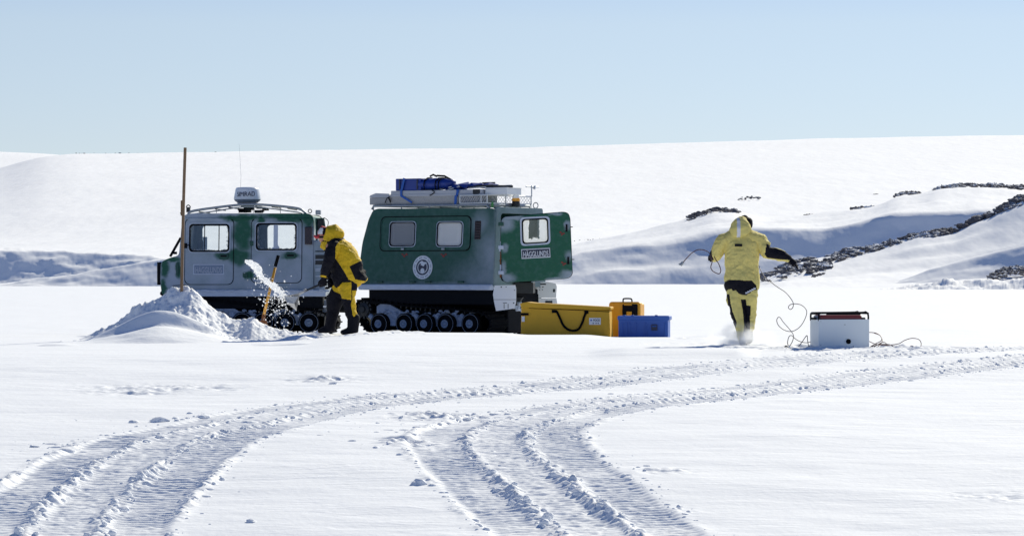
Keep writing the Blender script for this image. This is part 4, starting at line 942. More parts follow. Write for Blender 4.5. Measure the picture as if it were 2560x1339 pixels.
for (px, py, w, h) in ((1350, 718, 2, 3), (1357, 717, 4, 2), (1349, 724, 2, 2), (1356, 724, 2, 2), (1385, 726, 5, 8), (1372, 756, 18, 9), (1358, 710, 14, 3)): c2 = DF.xz(px, py, yo); m.box((c2[0], yo - .004, c2[1]), (w / 130, .004, h / 130), 1)
m.build('mud_flap', ['white_paint', 'dark_metal'], root, fr=DFR)
m = MB(); a, b = DF.xz(1286, 706, .7), DF.xz(1334, 740, .7); m.box(((a[0] + b[0]) / 2, .9, (a[1] + b[1]) / 2 + .03), (b[0] - a[0], .6, (a[1] - b[1]) * .8), 0)
m.add([(a[0], .7, b[1] - .02), (a[0] + .16, .7, b[1] - .02), (a[0] + .02, .7, b[1] - .25), (a[0], 1.1, b[1] - .02), (a[0] + .16, 1.1, b[1] - .02), (a[0] + .02, 1.1, b[1] - .25)], [(0, 2, 1), (3, 4, 5), (0, 1, 4, 3), (1, 2, 5, 4), (2, 0, 3, 5)], 0)
m.build('tow_frame', ['dark_metal'], root, fr=DFR, bevel=.01)
m = MB(); c2 = DF.xz(1292, 766, .5)
for k in range(9): m.chunk((c2[0] + random.uniform(-.05, .2), .5, c2[1] + random.uniform(-.08, .05)), (.14, .1, .08), 0)
m.build('packed_snow', ['frost'], root, fr=DFR)
m = MB(); m.tube([(c2[0] - .2, .6, .3), (c2[0] + .25, .7, .12)], .09, 8, 0); m.tube([(c2[0] - .1, .6, .26), (c2[0] + .1, .7, .55)], .05, 8, 0); m.build('tow_hitch', ['black_rubber'], root, fr=DFR)
# open rear door
dp = [(1254, 549), (1262, 542), (1408, 530), (1420, 533), (1425, 545), (1431, 684), (1424, 693), (1412, 696), (1266, 706), (1256, 698), (1252, 600)]
dout = rpoly(q(DF, dp), .05); dh = rpoly(q(DF, [(1306, 549), (1369, 546), (1371, 605), (1308, 609)]), .07, 5)
frosted_paint('door_green', (0.004, 0.090, 0.05), [], bl(DF, [(1262, 560, 26, 22), (1280, 545, 40, 7), (1262, 620, 10, 14), (1268, 695, 24, 14), (1420, 690, 22, 16), (1419, 565, 10, 12), (1421, 640, 10, 14), (1400, 700, 40, 8), (1258, 680, 9, 30), (1390, 534, 20, 5)]), 0.8, base_frost=0.0, nscale=9, dist=.12, lo=.3, hi=1.3)
m = MB(); m.panel(dout, [dh], -.05, .0, 0, bevel=.012); rdoor = m.build('rear_door', ['door_green'], root, fr=DFR)
rdoor['label'] = 'open green rear door with window and name plate'
m = MB(); m.ring(shrink(dout, -.008), shrink(dout, .012), -.03, -.01, 0); m.build('door_seal', ['black_rubber'], rdoor)
m = MB(); m.ring(shrink(dh, -.045), shrink(dh, -.008), -.062, -.045, 0); m.ring(shrink(dh, -.012), shrink(dh, .014), -.066, -.04, 1); m.build('window_frame', ['frost', 'black_rubber'], rdoor)
cw = DF.xz(1338, 577); glass('window_door', (cw[0] - .02, cw[1] + .10), (.13, .30), .95, frost_col=(.80, .82, .84), nscale=18)
m = MB(); m.prism(shrink(dh, .004), -.03, -.026); m.build('window_glass', ['window_door'], rdoor)
a, b = DF.xz(1304, 621), DF.xz(1376, 645); cx, cz = (a[0] + b[0]) / 2, (a[1] + b[1]) / 2; w, h = b[0] - a[0], a[1] - b[1]
m = MB(); m.box((0, 0, 0), (w, .012, h), 0); m.box((0, -.007, 0), (w * .95, .006, h * .80), 1); m.text('HÄGGLUNDS', (0, 0), w * .87, h * .70, -.0115, 2, .003, bold=.014)
rt = Matrix.Rotation(-R(3.0), 3, 'Y'); m.v = [tuple(rt @ Vector(p) + Vector((cx, -.058, cz))) for p in m.v]; m.build('name_plate', ['lettering', 'plate_dark', 'lettering'], rdoor)
for (px, py) in ((1417, 570), (1421, 651)):
    m = MB(); c2 = DF.xz(px, py); m.box((c2[0], -.07, c2[1]), (.035, .03, .14), 0); m.box((c2[0] + .08, -.03, c2[1] + .02), (.07, .02, .015), 0); m.build('door_latch', ['black_paint'], rdoor, bevel=.006)
    m = MB(); c2 = DF.xz(px - 11, py + 13 if py < 600 else py + 7)
    for (dx, dz, w_, h_, t) in ((-.03, .015, .045, .028, .5), (.02, -.008, .05, .028, -.3), (-.01, -.03, .03, .02, .8)): m.box((c2[0] + dx, -.053, c2[1] + dz), (w_, .008, h_), 0, Matrix.Rotation(t, 3, 'Y'))
    m.build('red_marking', ['red_mark'], rdoor)
m = MB(); rd = random.Random(2)
for i in range(14):
    py = 606 + i * 6.5; c2 = DF.xz(1251 + rd.uniform(-1, 2), py); m.box((c2[0], -.01, c2[1]), (.03, .05, .05), 0 if 3 < i < 9 or i > 11 else 1)
for py in (618, 681, 560): c2 = DF.xz(1253, py); m.box((c2[0], -.05, c2[1]), (.10, .06, .07), 1 if py != 560 else 2)
m.build('door_hinge', ['rust', 'frost', 'green'], root, fr=DFR, bevel=.008)

# ---- roof rack of the rear car
RT = lambda px, py, y: RC(px, py, y)
def tub(m, pts, y, r, k=8, mi=0): m.tube([Vector((RT(a, b, y).x, y, RT(a, b, y).z)) for a, b in pts], r, k, mi)
m = MB(); tub(m, [(930, 523), (934, 515), (1218, 512), (1224, 522)], .17, .022)
y2 = W - .17; zt = RT(1000, 514.5, .17).z; xa, xb = RT(934, 515, .17).x, RT(1218, 512, .17).x
m.tube([(xa, y2, zt), (xb, y2, zt)], .022, 8)
for k in range(6): x = xa + (xb - xa) * k / 5; m.tube([(x, .17, zt), (x, y2, zt)], .014, 6)
for k in range(5): x = xa + (xb - xa) * k / 4; [m.tube([(x, y, zt), (x, y, zt - .09)], .012, 6) for y in (.17, y2)]
m.tube([(xb, .17, zt), (xb + .02, .3, zt), (xb + .02, y2 - .1, zt), (xb, y2, zt)], .02, 8)
xe = xb + .02
m.tube([(xe, y2 - .1, zt), (xe + .10, y2 - .1, zt - .14)], .018, 8)
m.build('roof_rack', ['grey_metal'], root, fr=RFR, smooth=True)
# basket rail over the right part with expanded mesh
m = MB(); 
def rail_pt(t, zz):   # goes along the near side and round the back
    return (t, zz)
za, zb2 = RT(1180, 508, .17).z, RT(1180, 488, .17).z; x0 = RT(1150, 500, .17).x
path = [(x0, .17), (xb, .17), (xb + .01, .30), (xb + .01, y2)]
for z in (za, zb2): m.tube([(x, y, z) for x, y in path], .013, 6)
for (x, y) in [(x0, .17), (RT(1203, 500, .17).x, .17), (xb, .17), (xb + .01, .8), (xb + .01, y2)]: m.tube([(x, y, za), (x, y, zb2)], .012, 6)
def diag(xa_, ya_, xb_, yb_, n):
    for k in range(n):
        for s_ in (0, 1):
            t0, t1 = k / n, (k + 1) / n; 
            if s_: t0, t1 = t1, t0
            zm = (za + zb2) / 2
            m.tube([(xa_ + (xb_ - xa_) * t0, ya_ + (yb_ - ya_) * t0, za), (xa_ + (xb_ - xa_) * t1, ya_ + (yb_ - ya_) * t1, zm)], .004, 4); m.tube([(xa_ + (xb_ - xa_) * t0, ya_ + (yb_ - ya_) * t0, zm), (xa_ + (xb_ - xa_) * t1, ya_ + (yb_ - ya_) * t1, zb2)], .004, 4)
diag(x0, .17, xb, .17, 12); diag(xb + .01, .3, xb + .01, y2, 14)
m.tube([(xb + .02, y2, zb2), (xb + .02, y2, zb2 + .19), (xb + .05, y2 - .05, zb2 + .20)], .014, 6); m.tube([(xb + .02, y2 - .2, zb2 + .19), (xb + .02, y2 + .25, zb2 + .19)], .014, 6); m.chunk((xb + .02, y2 + .1, zb2 + .17), (.08, .08, .08), 0)
m.build('rack_basket', ['alu'], root, fr=RFR)
m = MB(); m.box((xb + .12, W / 2 + .1, zt - .11), (.16, W - .5, .05), 0)
for k in range(7): m.chunk((xb + .10, .35 + k * .18, zt - .06), (.14, .22, .06), 0)
m.build('rear_ledge', ['frost'], root, fr=RFR)
m = MB(); yb = 1.05; m.lathe((xb + .08, yb, zt - .02), [(0, 0), (.075, 0), (.08, .05), (.075, .10), (0, .1)], 'z', 16, 0); m.lathe((xb + .08, yb, zt + .08), [(.075, 0), (.08, .02), (.07, .06)], 'z', 16, 1); m.lathe((xb + .08, yb, zt + .14), [(.07, 0), (.06, .06), (.03, .08), (0, .085)], 'z', 16, 2)
m.build('beacon_lamp', ['dark_metal', 'amber', 'radome'], root, fr=RFR)
m = MB()
for k in range(17):
    pass
m.torus((xb + .10, y2 + .02, zt + .01), .055, .010, 18, 6, plane='xz'); m.build('lifting_ring', ['grey_metal'], root, fr=RFR)
m = MB(); c2 = RT(1231, 513, .1); m.box((c2.x, .1, c2.z), (.03, .04, .08), 0); m.chunk((c2.x, .1, c2.z + .05), (.04, .05, .04), 0); m.build('green_lever', ['lime'], root, fr=RFR)

# ---- load on the roof rack, each thing of its own (placed in the heading of the rear car)
def rload(name, mb, mats, label, cat, bevel=0.0, group='load on the roof rack', y=.2, smooth=False):
    """mb built in rear-car coordinates -> own object at its base"""
    vs = np.array(mb.v); c0 = Vector((vs[:, 0].mean(), vs[:, 1].mean(), vs[:, 2].min())); mb.v = [(a - c0.x, b - c0.y, c - c0.z) for a, b, c in mb.v]
    o = mb.build(name, mats, None, smooth=smooth, bevel=bevel); o.location = o_r + Matrix.Rotation(RC.rz, 3, 'Z') @ c0; o.rotation_euler = (0, 0, RC.rz)
    return tag(o, label, cat, group)
def rbox(m, x0, y0, x1, y1, ya, yb_, mi=0):
    a, b = RT(x0, y0, ya), RT(x1, y1, ya); m.box(((a.x + b.x) / 2, (ya + yb_) / 2, (a.z + b.z) / 2), (b.x - a.x, yb_ - ya, a.z - b.z), mi); return a, b
m = MB(); rbox(m, 924, 494.5, 976, 511, .25, 1.5, 0)
a = RT(923, 494, .25); b = RT(978, 494, .25)
prof = [(a.x, a.z), (a.x + .03, a.z + .045), (a.x + .16, a.z + .085), (b.x - .05, b.z + .075), (b.x, b.z)]; m.prism(prof, .24, 1.51, 1)
rload('foam_box', m, ['foam_grey', 'grey_panel'], 'short grey box with a domed lid at the front end of the roof rack', 'box', .01)
m = MB(); rbox(m, 977, 489, 1204, 510, .25, .8, 0); rload('foam_pad', m, ['foam_grey'], 'long speckled grey foam slab strapped along the roof rack under the pale case', 'foam slab', .012)
m = MB(); rbox(m, 977, 477, 1206, 488, .24, .78, 0); rbox(m, 975, 486, 1207, 488.5, .23, .8, 0); rload('long_case', m, ['grey_panel'], 'long flat pale grey case lying under the blue crate and straps', 'case', .01)
m = MB(); a, b = rbox(m, 989, 447, 1052, 475.5, .26, .75, 0)
for px in (999, 1006, 1043): p1 = RT(px, 461, .25); m.box((p1.x, .252, p1.z), (.035, .02, .2), 1)
rload('blue_crate', m, ['roof_blue', 'letter_dark'], 'dark blue crate at the front of the roof load, beside the blue bag', 'crate', .015)
# duffel bag
def blobmesh(lofts, voxel=.02, smooth=3, noise=0.0, nf=10, seed=1, extra=None):
    mb = MB()
    for lf in lofts:
        pts, rad = lf[0], lf[1]; n = 18; pts = [Vector(p) for p in pts]; vs = []
        kx = len(pts); rings = []
        for i, p in enumerate(pts):
            t = (pts[min(i + 1, kx - 1)] - pts[max(i - 1, 0)]).normalized(); Y = Vector((0, 1, 0)) if abs(t.y) < .9 else Vector((0, 0, 1))
            e2 = (Y - t * Y.dot(t)).normalized(); e1 = t.cross(e2); ra, rb = rad[i] if hasattr(rad[i], '__len__') else (rad[i], rad[i])
            rings.append((p, t, e1, e2, ra, rb))
        def ring(p, e1, e2, ra, rb): return [p + e1 * ra * math.cos(2 * math.pi * j / n) + e2 * rb * math.sin(2 * math.pi * j / n) for j in range(n)]
        allr = []
        p, t, e1, e2, ra, rb = rings[0]; mr = min(ra, rb)
        for a_ in (70, 35): s_ = math.cos(R(a_)); allr.append(ring(p - t * mr * math.sin(R(a_)) * .8, e1, e2, ra * s_, rb * s_))
        for rg in rings: allr.append(ring(rg[0], rg[2], rg[3], rg[4], rg[5]))
        p, t, e1, e2, ra, rb = rings[-1]; mr = min(ra, rb)
        for a_ in (35, 70): s_ = math.cos(R(a_)); allr.append(ring(p + t * mr * math.sin(R(a_)) * .8, e1, e2, ra * s_, rb * s_))
        vs = [v for r_ in allr for v in r_]; K = len(allr)
        fs = [(i * n + j, (i + 1) * n + j, (i + 1) * n + (j + 1) % n, i * n + (j + 1) % n) for i in range(K - 1) for j in range(n)]
        fs += [tuple(range(n)), tuple(range(K * n - 1, (K - 1) * n - 1, -1))]
        mb.add(vs, fs)
    if extra: extra(mb)
    me = mb.mesh('t'); bm = bmesh.new(); bm.from_mesh(me); bmesh.ops.recalc_face_normals(bm, faces=bm.faces); bm.to_mesh(me); bm.free()
    o = bpy.data.objects.new('tmp', me); COL.objects.link(o)
    md = o.modifiers.new('r', 'REMESH'); md.mode = 'VOXEL'; md.voxel_size = voxel; md.use_smooth_shade = True
    sm = o.modifiers.new('s', 'SMOOTH'); sm.factor = .5; sm.iterations = smooth
    res = eval_mesh(o); bpy.data.objects.remove(o); bpy.data.meshes.remove(me)
    if noise:
        nv = len(res.vertices); co = np.zeros(nv * 3, np.float32); res.vertices.foreach_get('co', co); co = co.reshape(-1, 3)
        no = np.array([v.normal for v in res.vertices]); h = fbm(co[:, 0] * nf + co[:, 1] * 3, co[:, 2] * nf * 1.4 + co[:, 1] * 5, seed, 4) 
        h2 = 1 - np.abs(fbm(co[:, 0] * nf * .7 + co[:, 2] * nf * .5, co[:, 2] * nf * 1.1 - co[:, 0] * nf * .4 + co[:, 1] * 4, seed + 9, 3)) * 2.2
        co = co + no * ((h * .7 + h2 * .5) * noise)[:, None]; res.vertices.foreach_set('co', co.astype(np.float32).ravel()); res.update()
    return res
def V3(p, y): return Vector((p.x, y, p.z))
a, b = RT(1056, 461, .4), RT(1120, 459, .4)
me = blobmesh([([V3(a, .42), V3(RT(1090, 460, .4), .44), V3(b, .45), V3(RT(1128, 456, .4), .45)], [(.105, .18), (.115, .2), (.10, .18), (.06, .1)])], .02, 2, .012, 9)
me.materials.append(MATS['roof_blue']); o = link('duffel_bag', me); 
bm_ = Vector((a.x, .42, a.z - .1)); me.transform(Matrix.Translation(-bm_)); o.location = o_r + Matrix.Rotation(RC.rz, 3, 'Z') @ bm_; o.rotation_euler = (0, 0, RC.rz)
tag(o, 'rounded dark blue bag between the blue crate and the loose poles', 'bag', 'load on the roof rack')
m = MB()
for px in (1062, 1090, 1098):
    pts = [V3(RT(px, py, .25), y) for py, y in ((474, .24), (462, .215), (452, .24), (444.5, .34), (443.5, .5))]; m.tube(pts, .012, 6)
m.tube([V3(RT(1075, 441, .4), .4), V3(RT(1083, 436.5, .4), .4), V3(RT(1092, 441, .4), .4)], .018, 6); m.tube([V3(RT(1092, 439, .4), .4), V3(RT(1110, 440, .4), .42), V3(RT(1126, 449, .4), .42)], .018, 6)
rload('black_strap', m, ['black_rubber'], 'black webbing straps over the blue bag', 'strap', group='straps on the roof load')
m = MB(); rd = random.Random(8)
for (x0_, y0_, x1_, y1_, r_, mi) in ((1100, 472, 1160, 461, .012, 1), (1130, 468, 1200, 458, .014, 0), (1120, 474, 1170, 459, .01, 1), (1160, 459, 1196, 460, .02, 0), (1150, 466, 1230, 463, .016, 0), (1170, 470, 1276, 463, .012, 1), (1206, 458, 1234, 457, .018, 0), (1216, 465, 1278, 466, .022, 0), (1180, 462, 1240, 468, .014, 2)):
    y = rd.uniform(.3, .55); m.tube([V3(RT(x0_, y0_, y), y), V3(RT(x1_, y1_, y), y + .05)], r_, 6, mi)
rload('pole_bundle', m, ['dark_metal', 'alu', 'black_rubber'], 'loose bundle of poles and snow shovel handles lying across the pale cases', 'poles')
m = MB(); rd = random.Random(5)
for (x0_, y0_, w_, h_) in ((1150, 468, .22, .07), (1172, 465, .26, .08), (1196, 464, .2, .06), (1128, 472, .18, .05), (1222, 464, .2, .06)):
    a = RT(x0_, y0_, .5); m.chunk((a.x, .5, a.z), (w_ * 1.5, .5, h_ * 1.7), 0, rd, .3)
rload('blue_tarp', m, ['roof_blue'], 'crumpled dark blue tarpaulin under the loose poles on the rack', 'tarpaulin')
m = MB(); a = RT(1213, 473, .35); m.box((a.x + .28, .55, a.z - .05), (.5, .5, .12), 0); m.box((a.x + .28, .55, a.z + .02), (.52, .52, .02), 0); rload('white_case', m, ['white_paint'], 'white case at the back of the roof load inside the mesh basket', 'case', .01)
m = MB(); a = RT(1190, 485, .3); m.box((a.x + .05, .3, a.z + .02), (.16, .14, .14), 0); rload('small_box', m, ['dark_metal'], 'small dark box between the pale case and the white case', 'box', .008)
m = MB(); 
def ribbon(m, pts, w, mi=0, th=.008):
    for p0, p1 in zip(pts[:-1], pts[1:]):
        dd = (p1 - p0); L_ = dd.length; ang = math.atan2(dd.z, dd.x); m.box((p0 + p1) / 2, (L_ + .01, th, w), mi, Matrix.Rotation(-ang, 3, 'Y'))
ribbon(m, [V3(RT(1012, 446, .25), .235), V3(RT(1005, 476, .25), .228), V3(RT(1003, 490, .22), .215)], .05); ribbon(m, [V3(RT(1003, 489, .22), .215), V3(RT(1030, 506, .22), .21)], .04)
rload('blue_strap', m, ['strap_blue'], 'blue ratchet strap over the crate, running down to the right', 'strap', group='straps on the roof load')
m = MB(); ribbon(m, [V3(RT(1145, 475, .22), .222), V3(RT(1142, 490, .22), .215), V3(RT(1139, 512, .2), .16)], .055); m.tube([V3(RT(1142, 476, .22), .22), V3(RT(1150, 474, .22), .4)], .02, 6); rload('blue_strap', m, ['strap_blue'], 'blue strap hanging straight down over the long case, right of the bag', 'strap', group='straps on the roof load')
m = MB(); pts = catmull([(975, 492), (968, 496), (963, 508)], 4); m.tube([V3(RT(x, y, .22), .21) for x, y in pts], .009, 5); m.tube([V3(RT(972, 492, .22), .21), V3(RT(977, 505, .22), .21)], .014, 5)
rload('thin_cord', m, ['black_rubber'], 'thin dark cord tied round the front end of the roof load', 'cord', group='straps on the roof load')
m = MB(); pts = catmull([(1080, 476), (1086, 480), (1078, 487), (1074, 488)], 4); m.tube([V3(RT(x, y, .22), .22) for x, y in pts], .009, 5)
rload('thin_cord', m, ['black_rubber'], 'short loop of dark cord hanging over the long pale case below the bag', 'cord', group='straps on the roof load')

# ------------------------------------------------------------------ boxes on the snow
def placed(px, py, d, rot=0.0):
    fr = Fr(px, py, d, rot); return fr
# yellow padded bag
B = placed(1302, 843, 54.0, R(-6)); ld = Vector(B.o)
t = empty('equipment_bag', B.o, B.rz); tag(t, 'long yellow padded equipment bag with a black carry strap, left of the orange case', 'bag', 'luggage on the snow')
out = q(B, [(1303, 765), (1330, 764), (1400, 767), (1523, 775), (1526, 844), (1302, 844)]); 
m = MB(); poly = rpoly(out, .02, 3); m.prism(poly, 0, .62, 0); m.build('bag_body', ['bag_yellow'], t, bevel=.025)
out = q(B, [(1299, 758), (1318, 754.5), (1340, 757), (1400, 760), (1527, 767), (1527, 774), (1400, 772), (1305, 770)]); m = MB(); m.prism(out, -.015, .64, 0); m.build('bag_lid', ['bag_yellow'], t, bevel=.012)
m = MB(); pts = [B(px, py, -.02) for px, py in catmull([(1322, 770), (1400, 773), (1470, 776), (1524, 779)], 4)]; m.tube([Vector((p.x, -.012, p.z)) for p in pts], .006, 5); m.build('zip', ['black_rubber'], t)
m = MB(); pts = [B(px, py, -.02) for px, py in catmull([(1387, 777), (1392, 779), (1400, 795), (1408, 812), (1420, 823), (1434, 826), (1446, 822), (1455, 808), (1461, 790), (1466, 780)], 6)]
for p0, p1 in zip(pts[:-1], pts[1:]):
    dd = p1 - p0; m.box(((p0.x + p1.x) / 2, -.022, (p0.z + p1.z) / 2), (dd.length + .012, .012, .038), 0, Matrix.Rotation(-math.atan2(dd.z, dd.x), 3, 'Y'))
for px, py in ((1385, 778), (1466, 780)): c = B(px, py); m.box((c.x, -.016, c.z), (.07, .02, .05), 0)
m.build('carry_strap', ['black_rubber'], t, bevel=.004)
m = MB(); a, b = B(1473, 794), B(1502, 811); cx, cz = (a.x + b.x) / 2, (a.z + b.z) / 2; w, h = b.x - a.x, a.z - b.z; m.box((cx, -.006, cz), (w, .01, h), 0); m.text('FOCE', (cx + w * .14, cz + h * .16), w * .55, h * .32, -.0125, 1, .002, bold=.03)
m.lathe((cx - w * .33, -.0115, cz + h * .16), [(0, 0), (w * .08, 0)], 'y', 14, 2)
for dx in (-.15, .1, .28): m.box((cx + w * dx, -.0125, cz - h * .3), (w * .09, .002, h * .16), 1)
m.build('name_label', ['white_paint', 'letter_dark', 'strap_blue'], t)
m = MB(); c = B(1312, 785); m.box((c.x, -.012, c.z), (.13, .02, .04), 0); m.build('buckle', ['black_rubber'], t); m = MB(); c = B(1308, 797); m.box((c.x, -.008, c.z), (.05, .01, .09), 0); m.build('clear_tag', ['radome'], t)
# orange case
O = placed(1522, 844, 54.9, R(-14)); t = empty('hard_case', O.o, O.rz); tag(t, 'upright orange hard case with black latches and top handle', 'case', 'luggage on the snow')
a, b = O(1528, 755, 0), O(1550, 844, 0); c1, c2_ = O(1549, 755, 0), O(1603, 844, 0)
H = O(1560, 754, 0).z; wd = O(1601, 800, 0).x
m = MB(); m.prism(rrect(0, 0, wd, H, .05), .0, .17, 0); m.build('case_front', ['case_orange'], t, bevel=.02)
m = MB(); m.prism(rrect(.01, .01, wd - .01, H - .02, .05), .175, .40, 0); m.build('case_back', ['case_orange'], t, bevel=.02)
m = MB(); a, b = O(1556, 760, -.01), O(1594, 788, -.01); m.prism(rrect(a.x, b.z - .1, b.x, a.z, .02), -.02, .004, 0); m.build('front_panel', ['black_paint'], t, bevel=.006)
for (px, py, w, h) in ((1573, 784, .09, .08), (1570, 761, .14, .025)): m = MB(); c = O(px, py, -.02); m.box((c.x, -.028, c.z), (w, .012, h), 0); m.build('latch', ['case_orange'], t, bevel=.004)
m = MB(); pts = catmull([(1558, 756), (1558, 748), (1562, 746), (1574, 746), (1579, 748), (1580, 756)], 4); m.tube([Vector((O(x, y, .08).x, .08, O(x, y, .08).z)) for x, y in pts], .013, 6); m.build('top_handle', ['black_paint'], t)
for py in (786, 805, 828): m = MB(); c = O(1530, py); m.box((c.x - .005, .17, c.z), (.035, .06, .07), 0); m.build('hinge', ['black_paint'], t, bevel=.006)
# blue case
Bc = placed(1546, 847, 53.4, R(-8)); t = empty('blue_case', Bc.o, Bc.rz); tag(t, 'low blue ribbed hard case in front of the orange case', 'case', 'luggage on the snow')
x1 = Bc(1673, 800).x; zl = Bc(1600, 800).z; zt_ = Bc(1600, 789).z
m = MB(); m.prism(rrect(.0, -.02, x1 - .02, zl + .03, .012), .0, .42, 0)
for px in (1556, 1566, 1575, 1590, 1615, 1664):
    c = Bc(px, 822); m.box((c.x, -.004, c.z), (.03, .02, .22), 0)
m.build('case_body', ['case_blue'], t, bevel=.012)
m = MB(); m.prism(rrect(-.015, zl, x1 + .005, zt_, .02), -.015, .435, 0)
for px in (1560, 1580, 1640): c = Bc(px, 789); m.box((c.x, .06, c.z + .005), (.05, .05, .02), 0)
m.build('case_lid', ['case_blue'], t, bevel=.01)
m = MB(); c = Bc(1636, 818); m.box((c.x, -.018, c.z), (.10, .02, .10), 0); m.box((c.x, -.03, c.z + .02), (.07, .012, .02), 1); m.build('handle', ['letter_dark', 'strap_blue'], t, bevel=.005)

# ------------------------------------------------------------------ generator box
G_ = placed(2047, 876, 44.0, R(14)); t = empty('generator_box', G_.o, G_.rz); tag(t, 'white metal box with black tube handles and a dark red tank on top', 'generator')
x1 = G_(2173, 840).x; xl = G_(2025, 840).x; zt_ = G_(2100, 798).z
dep = (G_(2025, 840, 0).x) ; dpt = .36
m = MB(); m.box((x1 / 2, dpt / 2, zt_ / 2 - .01), (x1, dpt, zt_ + .02), 0)
for (px, py, w, h) in ((2112, 811, 4, 1), (2133, 865, 1, 4), (2052, 862, 1.5, 1.5), (2052, 803, 2, 1)): c = G_(px, py); m.box((c.x, -.002, c.z), (w / 180, .004, h / 180), 1)
m.build('box_housing', ['box_white', 'dark_metal'], t, bevel=.008)
m = MB(); c = G_(2121, 853); m.lathe((c.x, -.03, c.z), [(0, 0), (.016, 0), (.018, .01), (.024, .008), (.033, .015), (.035, .032), (0, .032)], 'y', 20); m.build('outlet_cap', ['black_rubber'], t)
m = MB(); m.prism(rrect(.04, zt_ - .02, x1 - .09, zt_ + .062, .03), .04, dpt - .04, 0); m.build('fuel_tank', ['tank_red'], t, bevel=.015)
m = MB(); m.box((.03, .16, zt_ + .02), (.06, .12, .06), 0); m.box((-.02 + .02, .2, zt_ + .012), (.05, .2, .03), 1); m.box((x1 - .05, .1, zt_ + .01), (.03, .1, .03), 1); m.build('engine_top', ['radome_base', 'black_paint'], t, bevel=.006)
zh = G_(2100, 783).z
for y in (.015, dpt - .015):
    m = MB(); pts = catmull([(.005, y, zt_ - .02), (.005, y, zt_ + .06), (.02, y, zh), (.05, y, zh + .005), (x1 * .5, y, zh + .008), (x1 - .09, y, zh + .012), (x1 - .05, y, zh + .02), (x1 - .02, y, zh), (x1 - .008, y, zt_ + .05), (x1 - .008, y, zt_ - .02)], 4); m.tube(pts, .0135, 8); m.build('tube_handle', ['black_paint'], t, smooth=True)
m = MB(); m.tube([(.005, .015, zh - .005), (.005, dpt - .015, zh - .005)], .013, 8); m.tube([(x1 - .01, .015, zh - .0), (x1 - .01, dpt - .015, zh)], .013, 8); m.tube([(x1 * .2, .10, zh - .02), (x1 * .85, .10, zh - .01)], .016, 8); m.build('handle_crossbar', ['black_paint'], t, smooth=True)

def cord(name, paths, r, m_, label, cat, group=None):
    mb = MB()
    for path in paths:
        pts = [P(a, b, d) for a, b, d in catmull(path, 6)]; mb.tube(pts, r, 6)
    o = mb.build(name, [m_], smooth=True); return tag(o, label, cat, group)
HD = 45.2
cord('power_cord', [[(1708, 655, 45.5), (1717, 645, 45.5), (1730, 632, 45.4), (1745, 624, 45.4), (1760, 625, 45.4), (1772, 631, 45.3), (1778, 642, 45.2), (1780, 655, 45.2), (1777, 668, 45.2), (1783, 678, 45.2), (1797, 684, 45.2), (1802, 676, 45.2), (1797, 660, 45.2), (1789, 648, 45.2), (1785, 640, 45.2)]], .0065, 'cord_red', 'dark red cord looping from the left glove of the running person', 'cord')
m = MB(); m.tube([P(1708, 655, 45.5), P(1701, 663, 45.5)], .022, 8); m.tube([P(1704, 658, 45.5), P(1697, 661, 45.5)], .012, 6); tag(m.build('cord_plug', ['grey_metal']), 'grey plug hanging at the end of the dark red cord', 'plug')
cord('trailing_cord', [[(1897, 663, 45.2), (1900, 672, 45), (1910, 690, 44.9), (1925, 703, 44.8), (1945, 718, 44.7), (1962, 729, 44.6), (1975, 743, 44.5), (1983, 757, 44.5), (1982, 768, 44.5), (1976, 773, 44.5), (1971, 768, 44.5), (1976, 761, 44.5), (1990, 759, 44.5), (2005, 763, 44.5), (2016, 775, 44.4), (2015, 790, 44.4), (2005, 810, 44.4), (1993, 822, 44.4), (1978, 828, 44.4), (1962, 825, 44.4), (1948, 815, 44.4), (1942, 803, 44.4), (1944, 794, 44.4), (1950, 793, 44.4), (1957, 803, 44.4), (1970, 818, 44.4), (1979, 829, 44.4), (1984, 840, 44.4), (1980, 855, 44.3), (1973, 864, 44.3), (1969, 857, 44.3), (1972, 842, 44.3), (1979, 838, 44.3), (1988, 846, 44.3), (2000, 853, 44.3), (2015, 856, 44.3), (2026, 854, 44.3)],
      [(1996, 866, 44.2), (2006, 853, 44.2), (2017, 838, 44.2), (2019, 850, 44.2), (2021, 862, 44.1), (2024, 866, 44.1)]], .0055, 'cord_grey', 'thin brown grey cord curling from the running person down to the white box', 'cord')
cord('tangled_cord', [[(2170, 830, 44.4), (2190, 832, 44.4), (2202, 840, 44.4), (2206, 852, 44.3), (2200, 860, 44.2), (2192, 869, 44.1)], [(2172, 852, 44.3), (2190, 860, 44.2), (2215, 862, 44.2), (2245, 859, 44.2), (2262, 850, 44.2), (2280, 845, 44.2), (2297, 848, 44.1), (2303, 858, 44.1), (2301, 869, 44.0)], [(2174, 867, 44.2), (2190, 858, 44.2), (2204, 850, 44.2), (2200, 838, 44.3), (2185, 832, 44.3)], [(2178, 866, 44.1), (2196, 860, 44.1), (2206, 855, 44.1), (2215, 857, 44.1), (2216, 866, 44.05), (2222, 870, 44)], [(2182, 870, 44.05), (2195, 861, 44.1), (2225, 861, 44.1), (2238, 871, 44)], [(2272, 868, 44.1), (2278, 864, 44.1), (2286, 866, 44.1), (2290, 869, 44.05)]], .0055, 'cord_red', 'tangle of dark cords lying on the snow right of the white box', 'cord')
m = MB(); m.chunk(P(1965, 868, 44.1), (.06, .06, .05), 0); m.tube([P(1966, 868, 44.1), P(1976, 870, 44.05), P(1982, 872, 44)], .007, 6); tag(m.build('cord_socket', ['black_rubber']), 'small black socket lying on the snow left of the white box', 'socket')

